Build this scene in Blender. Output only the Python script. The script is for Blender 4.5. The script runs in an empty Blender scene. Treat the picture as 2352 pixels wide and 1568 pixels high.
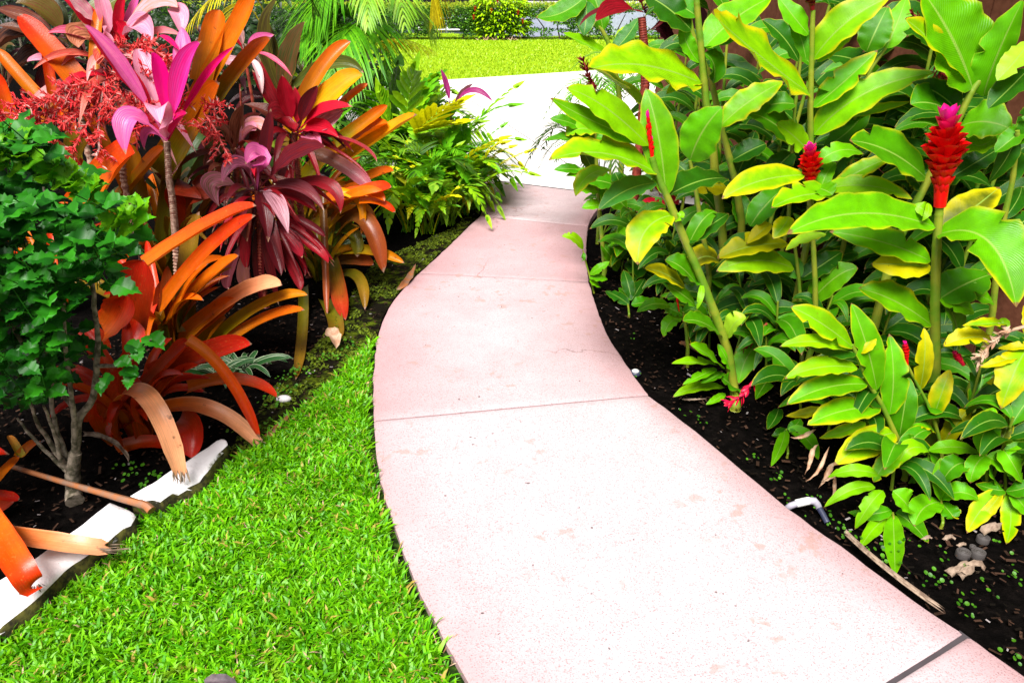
import bpy, math, random
from mathutils import Vector as V, noise as mnoise
R = math.radians
random.seed(7)
SC = bpy.context.scene
COL = SC.collection

# ------------------------------------------------------------------ camera, sky, sun, exposure
H = 1.6                      # eye height
PITCH = R(26.2)              # looking down along the path
F = 1684.4                   # focal length in units of a 2352 x 1568 frame
CX, CY = 1176.0, 784.0
cam_d = bpy.data.cameras.new('camera'); cam_d.sensor_width = 36; cam_d.lens = 36 * F / 2352
cam_d.clip_start = 0.05; cam_d.clip_end = 400
cam = bpy.data.objects.new('camera', cam_d); COL.objects.link(cam)
cam.location = (0, 0, H); cam.rotation_euler = (R(90) - PITCH, 0, 0)
SC.camera = cam

SUN_EL, SUN_ROT = 58, 198
w = bpy.data.worlds.new('World'); SC.world = w; w.use_nodes = True
nt = w.node_tree; nt.nodes.clear()
sky = nt.nodes.new('ShaderNodeTexSky'); sky.sky_type = 'NISHITA'; sky.sun_disc = False
sky.sun_elevation = R(SUN_EL); sky.sun_rotation = R(SUN_ROT); sky.dust_density = 4; sky.air_density = 1.0; sky.ozone_density = 1
hs = nt.nodes.new('ShaderNodeHueSaturation'); hs.inputs['Saturation'].default_value = 0.25
bg = nt.nodes.new('ShaderNodeBackground'); bg.inputs['Strength'].default_value = 0.05
wo = nt.nodes.new('ShaderNodeOutputWorld')
nt.links.new(sky.outputs[0], hs.inputs['Color']); nt.links.new(hs.outputs[0], bg.inputs[0]); nt.links.new(bg.outputs[0], wo.inputs[0])
sd = bpy.data.lights.new('sun', 'SUN'); sd.energy = 4.5; sd.angle = R(32); sd.color = (1, .97, .92)
sun = bpy.data.objects.new('sun', sd); COL.objects.link(sun)
_az = R(SUN_ROT)
_d = V((math.sin(_az) * math.cos(R(SUN_EL)), math.cos(_az) * math.cos(R(SUN_EL)), math.sin(R(SUN_EL))))
sun.rotation_euler = _d.to_track_quat('Z', 'Y').to_euler()
SC.view_settings.view_transform = 'Standard'; SC.view_settings.look = 'None'
SC.view_settings.exposure = 1.02; SC.view_settings.gamma = 1
SC.cycles.max_bounces = 6; SC.cycles.diffuse_bounces = 2; SC.cycles.transmission_bounces = 3
SC.cycles.transparent_max_bounces = 4; SC.cycles.caustics_reflective = False; SC.cycles.caustics_refractive = False
SC.cycles.use_denoising = True

# ------------------------------------------------------------------ where things stand: sight lines of the survey frame
SP, CP = math.sin(PITCH), math.cos(PITCH)
EYE = V((0, 0, H))
def ray(x, y):
    a = (x - CX) / F; b = (CY - y) / F
    return V((a, CP + b * SP, -SP + b * CP))
def G(x, y, z=0.0):                       # point on the level z
    d = ray(x, y); return EYE + d * ((z - H) / d.z)
def PY(x, y, Y):                          # point on the upright plane Y metres ahead
    d = ray(x, y); p = EYE + d * (Y / d.y)
    if p.z < 0.012: p = G(x, y, 0.012)
    return p
def YG(y): return G(CX, y).y
def px(n, p): return n * (p - EYE).dot(V((0, CP, -SP))) / F     # n frame units in metres at p

# ------------------------------------------------------------------ mesh helpers
class MB:
    def __init__(s): s.v = []; s.f = []; s.uv = []; s.mi = []
    def add(s, vs, fs, uvs=None, mi=0):
        o = len(s.v); s.v += [tuple(p) for p in vs]
        s.uv += uvs if uvs else [(0, 0)] * len(vs)
        s.f += [tuple(i + o for i in f) for f in fs]; s.mi += [mi] * len(fs)
    def grid(s, rows, uvr=None, mi=0):
        n = len(rows[0]); vs = [p for r in rows for p in r]
        uv = [q for r in uvr for q in r] if uvr else None
        fs = [(i * n + j, i * n + j + 1, (i + 1) * n + j + 1, (i + 1) * n + j) for i in range(len(rows) - 1) for j in range(n - 1)]
        s.add(vs, fs, uv, mi)
    def tube(s, pts, rad, seg=8, ringf=None, mi=0, cap=True):
        pts = [V(p) for p in pts]; n = len(pts); rows = []; uvr = []
        for i, p in enumerate(pts):
            t = (pts[min(i + 1, n - 1)] - pts[max(i - 1, 0)]).normalized()
            a = t.cross(V((0.3, 1, 0.1))); a = a.normalized() if a.length > 1e-4 else V((1, 0, 0)); b = t.cross(a)
            r = rad[i] if isinstance(rad, (list, tuple)) else rad
            if ringf: r *= ringf(i)
            rows.append([p + (a * math.cos(2 * math.pi * k / seg) + b * math.sin(2 * math.pi * k / seg)) * r for k in range(seg + 1)])
            uvr.append([(k / seg, i / max(1, n - 1)) for k in range(seg + 1)])
        s.grid(rows, uvr, mi)
        if cap:
            s.add(rows[0][:-1], [tuple(range(seg))[::-1]], None, mi); s.add(rows[-1][:-1], [tuple(range(seg))], None, mi)
    def box(s, c, d, mi=0, rz=0):
        cx, cy, cz = c; x, y, z = d[0] / 2, d[1] / 2, d[2] / 2; q = []
        for dz in (-z, z):
            for dx, dy in ((-x, -y), (x, -y), (x, y), (-x, y)):
                q.append((cx + dx * math.cos(rz) - dy * math.sin(rz), cy + dx * math.sin(rz) + dy * math.cos(rz), cz + dz))
        s.add(q, [(3, 2, 1, 0), (4, 5, 6, 7), (0, 1, 5, 4), (1, 2, 6, 5), (2, 3, 7, 6), (3, 0, 4, 7)], None, mi)
    def build(s, name, mat, parent=None, smooth=True, org=None):
        org = org if org is not None else (parent.location if parent and parent.type == 'EMPTY' else V((0, 0, 0)))
        if parent and parent.get('_org'): org = V(parent['_org'])
        me = bpy.data.meshes.new(name)
        me.from_pydata([(p[0] - org[0], p[1] - org[1], p[2] - org[2]) for p in s.v], [], s.f)
        ul = me.uv_layers.new(name='UVMap')
        li = [0] * len(me.loops); me.loops.foreach_get('vertex_index', li)
        flat = [0.0] * (2 * len(li))
        for k, i in enumerate(li): flat[2 * k], flat[2 * k + 1] = s.uv[i]
        ul.data.foreach_set('uv', flat)
        for m in (mat if isinstance(mat, (list, tuple)) else [mat]): me.materials.append(m)
        if any(s.mi): me.polygons.foreach_set('material_index', s.mi)
        if smooth: me.polygons.foreach_set('use_smooth', [True] * len(me.polygons))
        me.update()
        o = bpy.data.objects.new(name, me); COL.objects.link(o)
        if parent: o.parent = parent
        else: o.location = org
        return o
def thing(name, loc, label, cat, group=None):
    o = bpy.data.objects.new(name, None); COL.objects.link(o); o.location = loc; o.empty_display_size = .1
    tag(o, label, cat, group); return o
def tag(o, label, cat, group=None, kind=None):
    if label: o['label'] = label
    if cat: o['category'] = cat
    if group: o['group'] = group
    if kind: o['kind'] = kind
    return o
def struct(o): o['kind'] = 'structure'; return o
def bez(a, m, b, t):
    c = m * 2 - (a + b) * .5
    return a * (1 - t) ** 2 + c * (2 * t * (1 - t)) + b * t * t, ((c - a) * (2 * (1 - t)) + (b - c) * (2 * t))
def poly_sheet(mb, pts, z, mi=0):         # a flat polygon
    mb.add([(p.x, p.y, z) for p in pts], [tuple(range(len(pts)))], [(p.x, p.y) for p in pts], mi)
def inside(p, poly):
    c = False; j = len(poly) - 1
    for i in range(len(poly)):
        a, b = poly[i], poly[j]
        if (a.y > p.y) != (b.y > p.y) and p.x < (b.x - a.x) * (p.y - a.y) / (b.y - a.y) + a.x: c = not c
        j = i
    return c
def scatter(poly, n):
    x0, x1 = min(p.x for p in poly), max(p.x for p in poly); y0, y1 = min(p.y for p in poly), max(p.y for p in poly); out = []
    while len(out) < n:
        p = V((random.uniform(x0, x1), random.uniform(y0, y1), 0))
        if inside(p, poly): out.append(p)
    return out
U = random.uniform

# ------------------------------------------------------------------ materials
class MT:
    def __init__(s, name):
        s.m = bpy.data.materials.new(name); s.m.use_nodes = True; s.t = s.m.node_tree; s.t.nodes.clear()
        s.out = s.n('ShaderNodeOutputMaterial')
    def n(s, ty, **kw):
        d = s.t.nodes.new(ty)
        for k, v in kw.items(): setattr(d, k, v)
        return d
    def put(s, sock, v):
        if isinstance(v, bpy.types.NodeSocket): s.t.links.new(v, sock)
        elif isinstance(v, (tuple, list)) and len(v) == 3 and sock.type == 'RGBA': sock.default_value = (*v, 1)
        else: sock.default_value = v
    def math(s, op, a, b=0.0, c=None, clamp=False):
        d = s.n('ShaderNodeMath', operation=op, use_clamp=clamp); s.put(d.inputs[0], a); s.put(d.inputs[1], b)
        if c is not None: s.put(d.inputs[2], c)
        return d.outputs[0]
    def mix(s, f, a, b, mode='MIX'):
        d = s.n('ShaderNodeMix', data_type='RGBA', blend_type=mode); s.put(d.inputs[0], f); s.put(d.inputs[6], a); s.put(d.inputs[7], b); return d.outputs[2]
    def rng(s, x, a, b, c=0.0, e=1.0, sm=True):
        d = s.n('ShaderNodeMapRange', interpolation_type='SMOOTHSTEP' if sm else 'LINEAR')
        for i, v in enumerate((x, a, b, c, e)): s.put(d.inputs[i], v)
        return d.outputs[0]
    def noise(s, sc, det=3, vec=None, rough=.55):
        d = s.n('ShaderNodeTexNoise'); d.inputs['Scale'].default_value = sc; d.inputs['Detail'].default_value = det; d.inputs['Roughness'].default_value = rough
        s.put(d.inputs['Vector'], vec if vec is not None else s.coord()); return d.outputs[0]
    def coord(s, k='Object'):
        d = s.n('ShaderNodeTexCoord'); return d.outputs[k]
    def attr(s, name, out='Color'):
        d = s.n('ShaderNodeAttribute', attribute_type='OBJECT', attribute_name=name); return d.outputs[out]
    def scale(s, col, f):
        d = s.n('ShaderNodeVectorMath', operation='SCALE'); s.put(d.inputs[0], col); s.put(d.inputs['Scale'], f); return d.outputs[0]
    def island(s): return s.n('ShaderNodeNewGeometry').outputs['Random Per Island']
    def bump(s, h, st, dist=.01):
        d = s.n('ShaderNodeBump'); d.inputs['Strength'].default_value = st; d.inputs['Distance'].default_value = dist; s.put(d.inputs['Height'], h); return d.outputs[0]
    def finish(s, col, rough=.5, spec=.5, normal=None, trans=0.0, tcol=None, coat=0.0):
        p = s.n('ShaderNodeBsdfPrincipled'); s.put(p.inputs['Base Color'], col); s.put(p.inputs['Roughness'], rough); s.put(p.inputs['Specular IOR Level'], spec)
        if coat: p.inputs['Coat Weight'].default_value = coat; p.inputs['Coat Roughness'].default_value = .15
        if normal is not None: s.put(p.inputs['Normal'], normal)
        sh = p.outputs[0]
        if trans:
            tr = s.n('ShaderNodeBsdfTranslucent'); s.put(tr.inputs[0], tcol if tcol is not None else col)
            mx = s.n('ShaderNodeMixShader'); mx.inputs[0].default_value = trans
            s.t.links.new(sh, mx.inputs[1]); s.t.links.new(tr.outputs[0], mx.inputs[2]); sh = mx.outputs[0]
        s.t.links.new(sh, s.out.inputs[0]); return s.m
    def uv(s):
        d = s.n('ShaderNodeSeparateXYZ'); s.t.links.new(s.n('ShaderNodeUVMap', uv_map='UVMap').outputs[0], d.inputs[0]); return d.outputs[0], d.outputs[1]

def ginger_leaf_material():
    b = MT('ginger_leaf'); u0, v = b.uv(); u = b.math('ABSOLUTE', b.math('MULTIPLY_ADD', u0, 2.0, -1.0))
    tint = b.attr('tint'); yel = b.attr('yel', 'Fac')
    nz = b.noise(14, 3); n2 = b.noise(45, 2)
    vein = b.math('SINE', b.math('MULTIPLY', b.math('SUBTRACT', v, b.math('MULTIPLY', u, .30)), 250.0))
    vm = b.math('MULTIPLY_ADD', vein, .05, 1.0); c = b.scale(tint, b.math('MULTIPLY', vm, b.rng(nz, .25, .75, .78, 1.2)))
    e = b.math('ADD', b.math('MULTIPLY', b.math('POWER', u, 3.0), .75), b.math('MULTIPLY', b.math('POWER', v, 5.0), .45))
    e = b.math('ADD', e, b.math('MULTIPLY_ADD', nz, .9, -.45)); e = b.math('ADD', e, b.math('MULTIPLY_ADD', yel, 1.7, -.90))
    c = b.mix(b.rng(e, -.12, .55), c, (.50, .44, .001))
    c = b.mix(b.rng(b.math('ADD', e, b.math('MULTIPLY', n2, .5)), 1.45, 1.65), c, (.16, .055, .012))
    c = b.mix(b.math('MULTIPLY', b.rng(u, .92, .98), .42), c, (.28, .36, .02))
    spot = b.rng(b.noise(120, 1), .74, .80); c = b.mix(b.math('MULTIPLY', spot, .45), c, (.25, .28, .02)); c = b.mix(b.rng(b.math('ADD', v, b.math('MULTIPLY_ADD', n2, .10, -.05)), .965, .985), c, (.20, .09, .03)); blot = b.rng(b.noise(55, 3), .70, .74); c = b.mix(b.math('MULTIPLY', blot, b.math('MULTIPLY', yel, 1.2)), c, (.16, .06, .01))
    c = b.mix(b.math('MULTIPLY', b.rng(u, .060, .02), .8), c, (.25, .40, .06))
    tc = b.mix(.40, c, (.34, .50, .001))
    return b.finish(c, b.rng(n2, .3, .7, .32, .46), .22, b.bump(b.math('ADD', vein, b.math('MULTIPLY', n2, 1.5)), .16, .004), .26, tc)
def strap_leaf_material():
    b = MT('bromeliad_leaf'); u0, v = b.uv(); u = b.math('ABSOLUTE', b.math('MULTIPLY_ADD', u0, 2.0, -1.0))
    nz = b.noise(9, 4); fine = b.noise(160, 2)
    c = b.mix(b.rng(b.math('ADD', v, b.math('MULTIPLY_ADD', nz, .5, -.25)), .08, .95), b.attr('tint'), b.attr('tint2'))
    c = b.mix(b.math('MULTIPLY', b.rng(u, .80, 1.0), .55), c, b.attr('tint2'))
    c = b.scale(c, b.rng(b.noise(16, 3), .25, .75, .88, 1.1))
    c = b.mix(b.math('MULTIPLY', b.rng(fine, .62, .70), .35), c, (.5, .22, .05))
    c = b.mix(b.math('MULTIPLY', b.rng(b.noise(21, 4), .66, .74), .7), c, (.05, .012, .004))
    mp = b.n('ShaderNodeCombineXYZ'); b.put(mp.inputs[0], b.math('MULTIPLY', u0, 40.0)); b.put(mp.inputs[1], b.math('MULTIPLY', v, 3.0)); b.put(mp.inputs[2], b.n('ShaderNodeObjectInfo').outputs['Random'])
    stri = b.noise(1.0, 3, mp.outputs[0]); c = b.scale(c, b.rng(stri, .25, .75, .80, 1.14))
    c = b.mix(b.rng(b.math('ADD', v, b.math('MULTIPLY_ADD', b.noise(40, 3), .12, -.06)), .965, .99), c, (.22, .12, .08))
    tc = b.mix(.3, c, (.6, .2, .0))
    return b.finish(c, .33, .4, b.bump(b.math('ADD', fine, stri), .15, .004), .16, tc)
def ti_leaf_material():
    b = MT('ti_leaf'); u0, v = b.uv(); u = b.math('ABSOLUTE', b.math('MULTIPLY_ADD', u0, 2.0, -1.0))
    mp = b.n('ShaderNodeCombineXYZ'); b.put(mp.inputs[0], b.math('MULTIPLY', u0, 9.0)); b.put(mp.inputs[1], b.math('MULTIPLY', v, 1.6)); b.put(mp.inputs[2], b.n('ShaderNodeObjectInfo').outputs['Random'])
    st = b.noise(2.2, 4, mp.outputs[0])
    c = b.mix(b.rng(st, .22, .80), b.attr('tint'), b.attr('tint2'))
    c = b.mix(b.math('MULTIPLY', b.rng(u, .86, .97), .55), c, b.attr('tint2'))
    c = b.mix(b.math('MULTIPLY', b.rng(u, .07, .02), .5), c, b.attr('tint'))
    c = b.mix(b.rng(b.math('ADD', v, b.math('MULTIPLY_ADD', b.noise(30, 3), .2, -.1)), .955, .99), c, (.35, .2, .12))
    line = b.math('SINE', b.math('MULTIPLY', u0, 90.0))
    return b.finish(c, .32, .28, b.bump(b.math('MULTIPLY_ADD', line, .35, b.math('MULTIPLY', b.noise(40, 2), 1.2)), .25, .004), .2)
def foliage_material(name, c1, c2, trans=.25, rough=.42):
    b = MT(name); r = b.island(); c = b.mix(r, c1, c2); c = b.scale(c, b.rng(b.noise(30, 2), .2, .8, .75, 1.2))
    return b.finish(c, rough, .25, None, trans, b.mix(.4, c, (c2[0] * 1.6, c2[1] * 1.4, c2[2])))
def stem_material(name, c1, c2, sc=40, rough=.45):
    b = MT(name); n = b.noise(sc, 4); c = b.mix(b.rng(n, .35, .65), c1, c2); return b.finish(c, rough, .4, b.bump(n, .4, .004))
M = {}
M['ginger'] = ginger_leaf_material(); M['strap'] = strap_leaf_material(); M['ti'] = ti_leaf_material()
M['gstem'] = stem_material('ginger_stem', (.10, .22, .01), (.24, .26, .02), 9)
M['tistem'] = stem_material('ti_stem', (.16, .06, .04), (.42, .27, .2), 60)
M['redstem'] = stem_material('red_stem', (.12, .015, .012), (.3, .05, .03), 50)
M['bark'] = stem_material('bark', (.045, .04, .02), (.26, .21, .16), 38, .85)
M['drystalk'] = stem_material('dry_stalk', (.30, .10, .03), (.2, .11, .07), 25, .6)
M['dry'] = stem_material('dry_leaf', (.32, .16, .09), (.45, .32, .22), 30, .7)
M['greyleaf'] = stem_material('grey_dead_leaf', (.05, .035, .045), (.12, .09, .10), 30, .6)
M['husk'] = stem_material('husk', (.30, .22, .16), (.12, .075, .05), 40, .8)
M['palm'] = foliage_material('palm_leaf', (.04, .22, .003), (.14, .40, .006))
M['palmlight'] = foliage_material('palm_leaf_light', (.10, .30, .008), (.28, .48, .03))
M['palmyellow'] = foliage_material('palm_leaf_yellow', (.42, .32, .004), (.55, .48, .01))
M['palmdark'] = foliage_material('palm_leaf_dark', (.02, .08, .006), (.07, .15, .012))
M['shrub'] = foliage_material('shrub_leaf', (.004, .014, .002), (.012, .035, .004), .1)
M['youngleaf'] = foliage_material('young_leaf', (.06, .28, .003), (.16, .42, .006), .3)
M['fern'] = foliage_material('fern_leaf', (.10, .32, .003), (.32, .54, .006))
M['fernyellow'] = foliage_material('fern_leaf_yellow', (.50, .52, .003), (.72, .70, .006))
M['hibiscus'] = foliage_material('hibiscus_leaf', (.004, .062, .003), (.026, .20, .006), .2)
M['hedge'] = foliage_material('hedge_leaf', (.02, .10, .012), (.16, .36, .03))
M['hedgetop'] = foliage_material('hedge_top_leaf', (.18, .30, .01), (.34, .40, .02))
M['bush'] = foliage_material('bush_leaf', (.20, .46, .003), (.46, .66, .006))
def grass_material():
    b = MT('grass_blade'); r = b.island(); g = b.coord(); c = b.mix(r, (.05, .26, .001), (.20, .52, .003)); c = b.scale(c, b.rng(b.noise(7, 3, g), .3, .7, .86, 1.14)); c = b.mix(b.rng(r, .955, .96), c, (.42, .30, .06)); c = b.mix(b.math('MULTIPLY', b.rng(b.noise(11, 2, g), .64, .74), .5), c, (.20, .22, .01))
    return b.finish(c, .42, .3, None, .3, b.mix(.4, c, (.3, .7, .003)))
M['grass'] = grass_material()
M['lawnblade'] = foliage_material('lawn_blade', (.22, .42, .004), (.44, .62, .02), .25)
M['weed'] = foliage_material('weed_leaf', (.02, .10, .003), (.07, .22, .008), .2)
def spray_material():
    b = MT('flower_spray'); r = b.island(); c = b.mix(b.rng(r, 0, .7, 0, 1, False), (.70, .008, .025), (.74, .11, .10)); c = b.mix(b.rng(r, .88, .89), c, (.65, .38, .34)); return b.finish(c, .5, .4, None, .1)
M['spray'] = spray_material()
def flower_material():
    b = MT('ginger_flower'); u, v = b.uv(); r = b.island()
    c = b.mix(b.rng(u, .78, 1.0), b.attr('tint'), b.attr('tint2')); c = b.scale(c, b.rng(r, 0, 1, .75, 1.1)); c = b.mix(b.math('MULTIPLY', b.rng(v, .8, 1), .35), c, (.6, .03, .06))
    return b.finish(c, .35, .25, None, .2)
M['flower'] = flower_material()
def simple(name, c, rough=.6, spec=.5, metal=0):
    b = MT(name); n = b.noise(20, 4); m = b.finish(b.scale((c[0], c[1], c[2]), b.rng(n, .3, .7, .88, 1.08)), rough, spec); return m
def vecscale_fix(): pass
def path_material():
    b = MT('pink_concrete'); g = b.coord(); u0, sl = b.uv(); u = b.math('ABSOLUTE', b.math('MULTIPLY_ADD', u0, 2.0, -1.0))
    big = b.noise(1.3, 4, g); mid = b.noise(9, 5, g); fine = b.noise(230, 3, g); gr = b.noise(95, 2, g)
    shade_pink = b.math('ADD', b.math('MULTIPLY', b.math('POWER', u, 2.6), .8), b.math('ADD', sl, b.math('MULTIPLY_ADD', big, 1.2, -.62)))  # pinker edges and slabs painted for plant shade, whiter middle for bright light
    c = b.mix(b.rng(shade_pink, .0, 1.2), (.445, .372, .392), (.40, .245, .258))
    c = b.scale(c, b.rng(mid, .2, .8, .94, 1.05))
    c = b.mix(b.math('MULTIPLY', b.rng(fine, .565, .66), .62), c, (.16, .08, .085))
    c = b.mix(b.math('MULTIPLY', b.rng(gr, .60, .68), .38), c, (.33, .16, .15))
    crack = b.n('ShaderNodeTexVoronoi', feature='DISTANCE_TO_EDGE'); crack.inputs['Scale'].default_value = .55
    wv = b.n('ShaderNodeVectorMath', operation='MULTIPLY_ADD'); nz = b.n('ShaderNodeTexNoise'); nz.inputs['Scale'].default_value = 5; nz.inputs['Detail'].default_value = 6; b.put(nz.inputs['Vector'], g); b.put(wv.inputs[0], nz.outputs['Color']); wv.inputs[1].default_value = (.35, .35, .35); b.put(wv.inputs[2], g); b.put(crack.inputs['Vector'], wv.outputs[0])
    c = b.mix(b.math('MULTIPLY', b.math('MULTIPLY', b.rng(crack.outputs['Distance'], .0035, .0008), .5), b.rng(b.noise(.9, 1, g), .50, .6)), c, (.14, .07, .07))
    spots = b.rng(b.noise(15, 4, g), .58, .66)
    c = b.mix(b.math('MULTIPLY', b.math('MULTIPLY', spots, b.rng(b.noise(1.7, 1, g), .46, .60)), .55), c, (.34, .195, .165))
    fly = b.rng(b.noise(42, 1, g), .785, .80); c = b.mix(b.math('MULTIPLY', fly, .8), c, (.06, .04, .04))
    return b.finish(c, .75, .15, b.bump(b.math('ADD', fine, gr), .35, .004))
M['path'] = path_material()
def concrete_material():
    b = MT('driveway_concrete'); g = b.coord(); c = b.mix(b.rng(b.noise(.8, 4, g), .3, .7), (.62, .57, .57), (.70, .66, .66))
    c = b.mix(b.math('MULTIPLY', b.rng(b.noise(60, 2, g), .68, .74), .2), c, (.3, .25, .25)); return b.finish(c, .8, .2)
M['concrete'] = concrete_material()
def soil_material():
    b = MT('dark_soil'); g = b.coord(); n = b.noise(22, 6, g, .7); c = b.mix(b.rng(n, .4, .75), (.0016, .0013, .0012), (.006, .0045, .004))
    return b.finish(c, .9, .02, b.bump(n, .9, .03))
M['soil'] = soil_material()
def moss_material():
    b = MT('moss'); g = b.coord(); n = b.noise(14, 6, g, .7); n2 = b.noise(4, 3, g); c = b.mix(b.rng(b.math('ADD', n, b.math('MULTIPLY', n2, .6)), .76, 1.0), (.005, .004, .002), (.06, .085, .003))
    return b.finish(c, .95, .05, b.bump(n, .9, .02))
M['moss'] = moss_material()
M['mossfleck'] = foliage_material('moss_fleck', (.03, .055, .002), (.13, .18, .003), .2, .8)
def lawn_material():
    b = MT('lawn'); g = b.coord(); n = b.noise(30, 5, g, .7); c = b.mix(b.rng(n, .3, .7), (.20, .36, .003), (.36, .50, .012)); return b.finish(c, .9, .1, b.bump(n, 1, .05))
M['lawn'] = lawn_material()
def under_grass():
    b = MT('turf_floor'); n = b.noise(60, 4); return b.finish(b.mix(b.rng(n, .35, .65), (.008, .016, .004), (.03, .07, .006)), .95, .05)
M['turf'] = under_grass()
def curb_material():
    b = MT('white_curb'); g = b.coord(); n = b.noise(30, 6, g, .65); n2 = b.noise(7, 3, g)
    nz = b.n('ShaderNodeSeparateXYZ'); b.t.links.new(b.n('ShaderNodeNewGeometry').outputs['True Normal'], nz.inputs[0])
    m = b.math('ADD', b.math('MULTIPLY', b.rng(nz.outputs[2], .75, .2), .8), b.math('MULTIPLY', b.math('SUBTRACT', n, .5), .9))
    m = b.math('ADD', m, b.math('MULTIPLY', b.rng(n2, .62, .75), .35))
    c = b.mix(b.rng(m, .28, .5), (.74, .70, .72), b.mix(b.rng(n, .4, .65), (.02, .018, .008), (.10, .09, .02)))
    c = b.mix(b.rng(b.noise(90, 2, g), .72, .76), c, (.1, .09, .06)); return b.finish(c, .8, .2, b.bump(n, .5, .01))
M['curb'] = curb_material()
def wall_material():
    b = MT('brown_siding'); g = b.coord(); n = b.noise(35, 5, g); c = b.mix(b.rng(n, .3, .7), (.13, .042, .022), (.18, .062, .034)); c = b.mix(b.rng(b.noise(150, 2, g), .68, .72), c, (.12, .04, .025)); return b.finish(c, .8, .2, b.bump(n, .3, .005))
M['wall'] = wall_material()
M['pvc'] = simple('white_pvc', (.75, .74, .72), .35); M['greypvc'] = simple('grey_pvc', (.32, .30, .36), .4); M['darkpvc'] = simple('dark_hose', (.03, .035, .07), .4)
M['bluewall'] = simple('pale_blue_render', (.34, .37, .50), .8); M['asphalt'] = simple('asphalt', (.06, .06, .065), .9)
M['carpaint'] = simple('car_paint', (.10, .12, .16), .2); M['carglass'] = simple('car_glass', (.008, .01, .012), .08); M['cartrim'] = simple('car_trim', (.85, .85, .88), .2); M['tyre'] = simple('tyre', (.01, .01, .01), .8)
M['pebble'] = simple('pale_stone', (.62, .58, .6), .7); M['grout'] = simple('joint_filler', (.045, .035, .04), .9)
M['grey'] = simple('grey_cane_end', (.045, .038, .036), .7)
def varieg():
    b = MT('white_edged_leaf'); u0, v = b.uv(); u = b.math('ABSOLUTE', b.math('MULTIPLY_ADD', u0, 2.0, -1.0)); c = b.mix(b.rng(u, .80, .92), (.012, .07, .012), (.42, .50, .32)); return b.finish(c, .4, .5, None, .1)
M['varieg'] = varieg()
def chips():
    b = MT('mulch_chips'); r = b.island(); c = b.mix(b.rng(r, .3, .95), (.004, .003, .002), (.055, .028, .018)); c = b.mix(b.rng(r, .955, .96), c, (.25, .22, .22)); return b.finish(c, .8, .05)
M['chips'] = chips()

# ------------------------------------------------------------------ leaves
def prof_ginger(v):
    if v <= 0 or v >= 1: return .012
    return max(.03, (v ** .66) * ((1 - v) ** .86) / .349)
def prof_strap(v):
    w_ = 1.02 - .22 * v * v
    if v > .76: t = (v - .76) / .24; w_ *= max(.02, (1 - t ** 1.7) ** .62)
    return w_
def prof_cut(v): return .82 + .18 * math.sin(math.pi * min(1, v)) if v < .9 else .80 - .25 * (v - .9) / .1
def prof_ti(v):
    if v < .2: return .13 - .25 * v * (.2 - v)
    t = (v - .2) / .8
    return max(.02, .11 * (1 - t) + .98 * (t ** .8) * ((1 - t) ** .95) / .302)
def prof_lance(v):
    if v <= 0 or v >= 1: return .02
    return max(.03, (v ** .7) * ((1 - v) ** .8) / .353)
PROF = {'ginger': prof_ginger, 'strap': prof_strap, 'cut': prof_cut, 'ti': prof_ti, 'lance': prof_lance}
def leaf_rows(mb, a, m, b, W, prof, fold=.3, ripple=.0, roll=0.0, nv=16, nu=8, up=None, chan=0.0, twist=0.0, tatter=0.0):
    pr = PROF[prof]; ph = U(0, 6.3); ph2 = U(0, 6.3); fr = U(20, 30)
    mid, tm = bez(a, m, b, .5); view = (EYE - mid).normalized()
    n0 = up if up is not None else (V((0, 0, .75)) + view * .65)
    rows = []; uvr = []; asy = U(-.1, .1); nt_ = [(random.choice((-1, 1)), U(.25, .9), U(.35, .75)) for _ in range(random.choice((0, 0, 0, 1, 2)))] if prof == 'ginger' else []
    for i in range(nv + 1):
        v = i / nv; p, t = bez(a, m, b, v)
        t = t.normalized() if t.length > 1e-6 else V((0, 0, 1))
        s = t.cross(n0)
        s = s.normalized() if s.length > .05 else t.cross(view).normalized()
        n = s.cross(t).normalized(); ang = roll + twist * (v - .4)
        s, n = s * math.cos(ang) + n * math.sin(ang), n * math.cos(ang) - s * math.sin(ang)
        h = W * .5 * pr(v); r = []; ur = []
        for j in range(nu + 1):
            u = 2 * j / nu - 1; au = abs(u)
            k = 1 + ripple * .25 * math.sin(v * fr * 1.3 + (ph if u > 0 else ph2)) * au ** 4
            k *= 1 + asy * (1 if u > 0 else -1)
            for ns, nvv, nd in nt_:
                if u * ns > 0 and abs(v - nvv) < .026: k *= 1 - (1 - nd) * au ** 2
            x = u * h * math.cos(fold * au) * k; z = au * h * math.sin(fold) + chan * h * (u * u)
            z += ripple * h * .55 * math.sin(v * fr + (ph if u > 0 else ph2)) * au ** 2.5
            q = p + s * x + n * z
            if tatter and i == nv: q = q - t * U(0, tatter)
            if q.z < .008: q.z = .008
            r.append(q); ur.append(((u + 1) / 2, v))
        rows.append(r); uvr.append(ur)
    mb.grid(rows, uvr)
def true_width(a, m, b, wpx, roll=0.0):
    mid, t = bez(a, m, b, .55); view = (EYE - mid).normalized(); t = t.normalized()
    n0 = V((0, 0, .75)) + view * .65; s = t.cross(n0)
    s = s.normalized() if s.length > .05 else t.cross(view).normalized()
    n = s.cross(t).normalized(); s = s * math.cos(roll) + n * math.sin(roll)
    ti = t - view * t.dot(view); si = s - view * s.dot(view)
    if ti.length > 1e-3: ti.normalize(); si = si - ti * si.dot(ti)
    return px(wpx, mid) / max(.5, si.length)
def T3(x, y, Y): return PY(x, y, Y)

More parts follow.
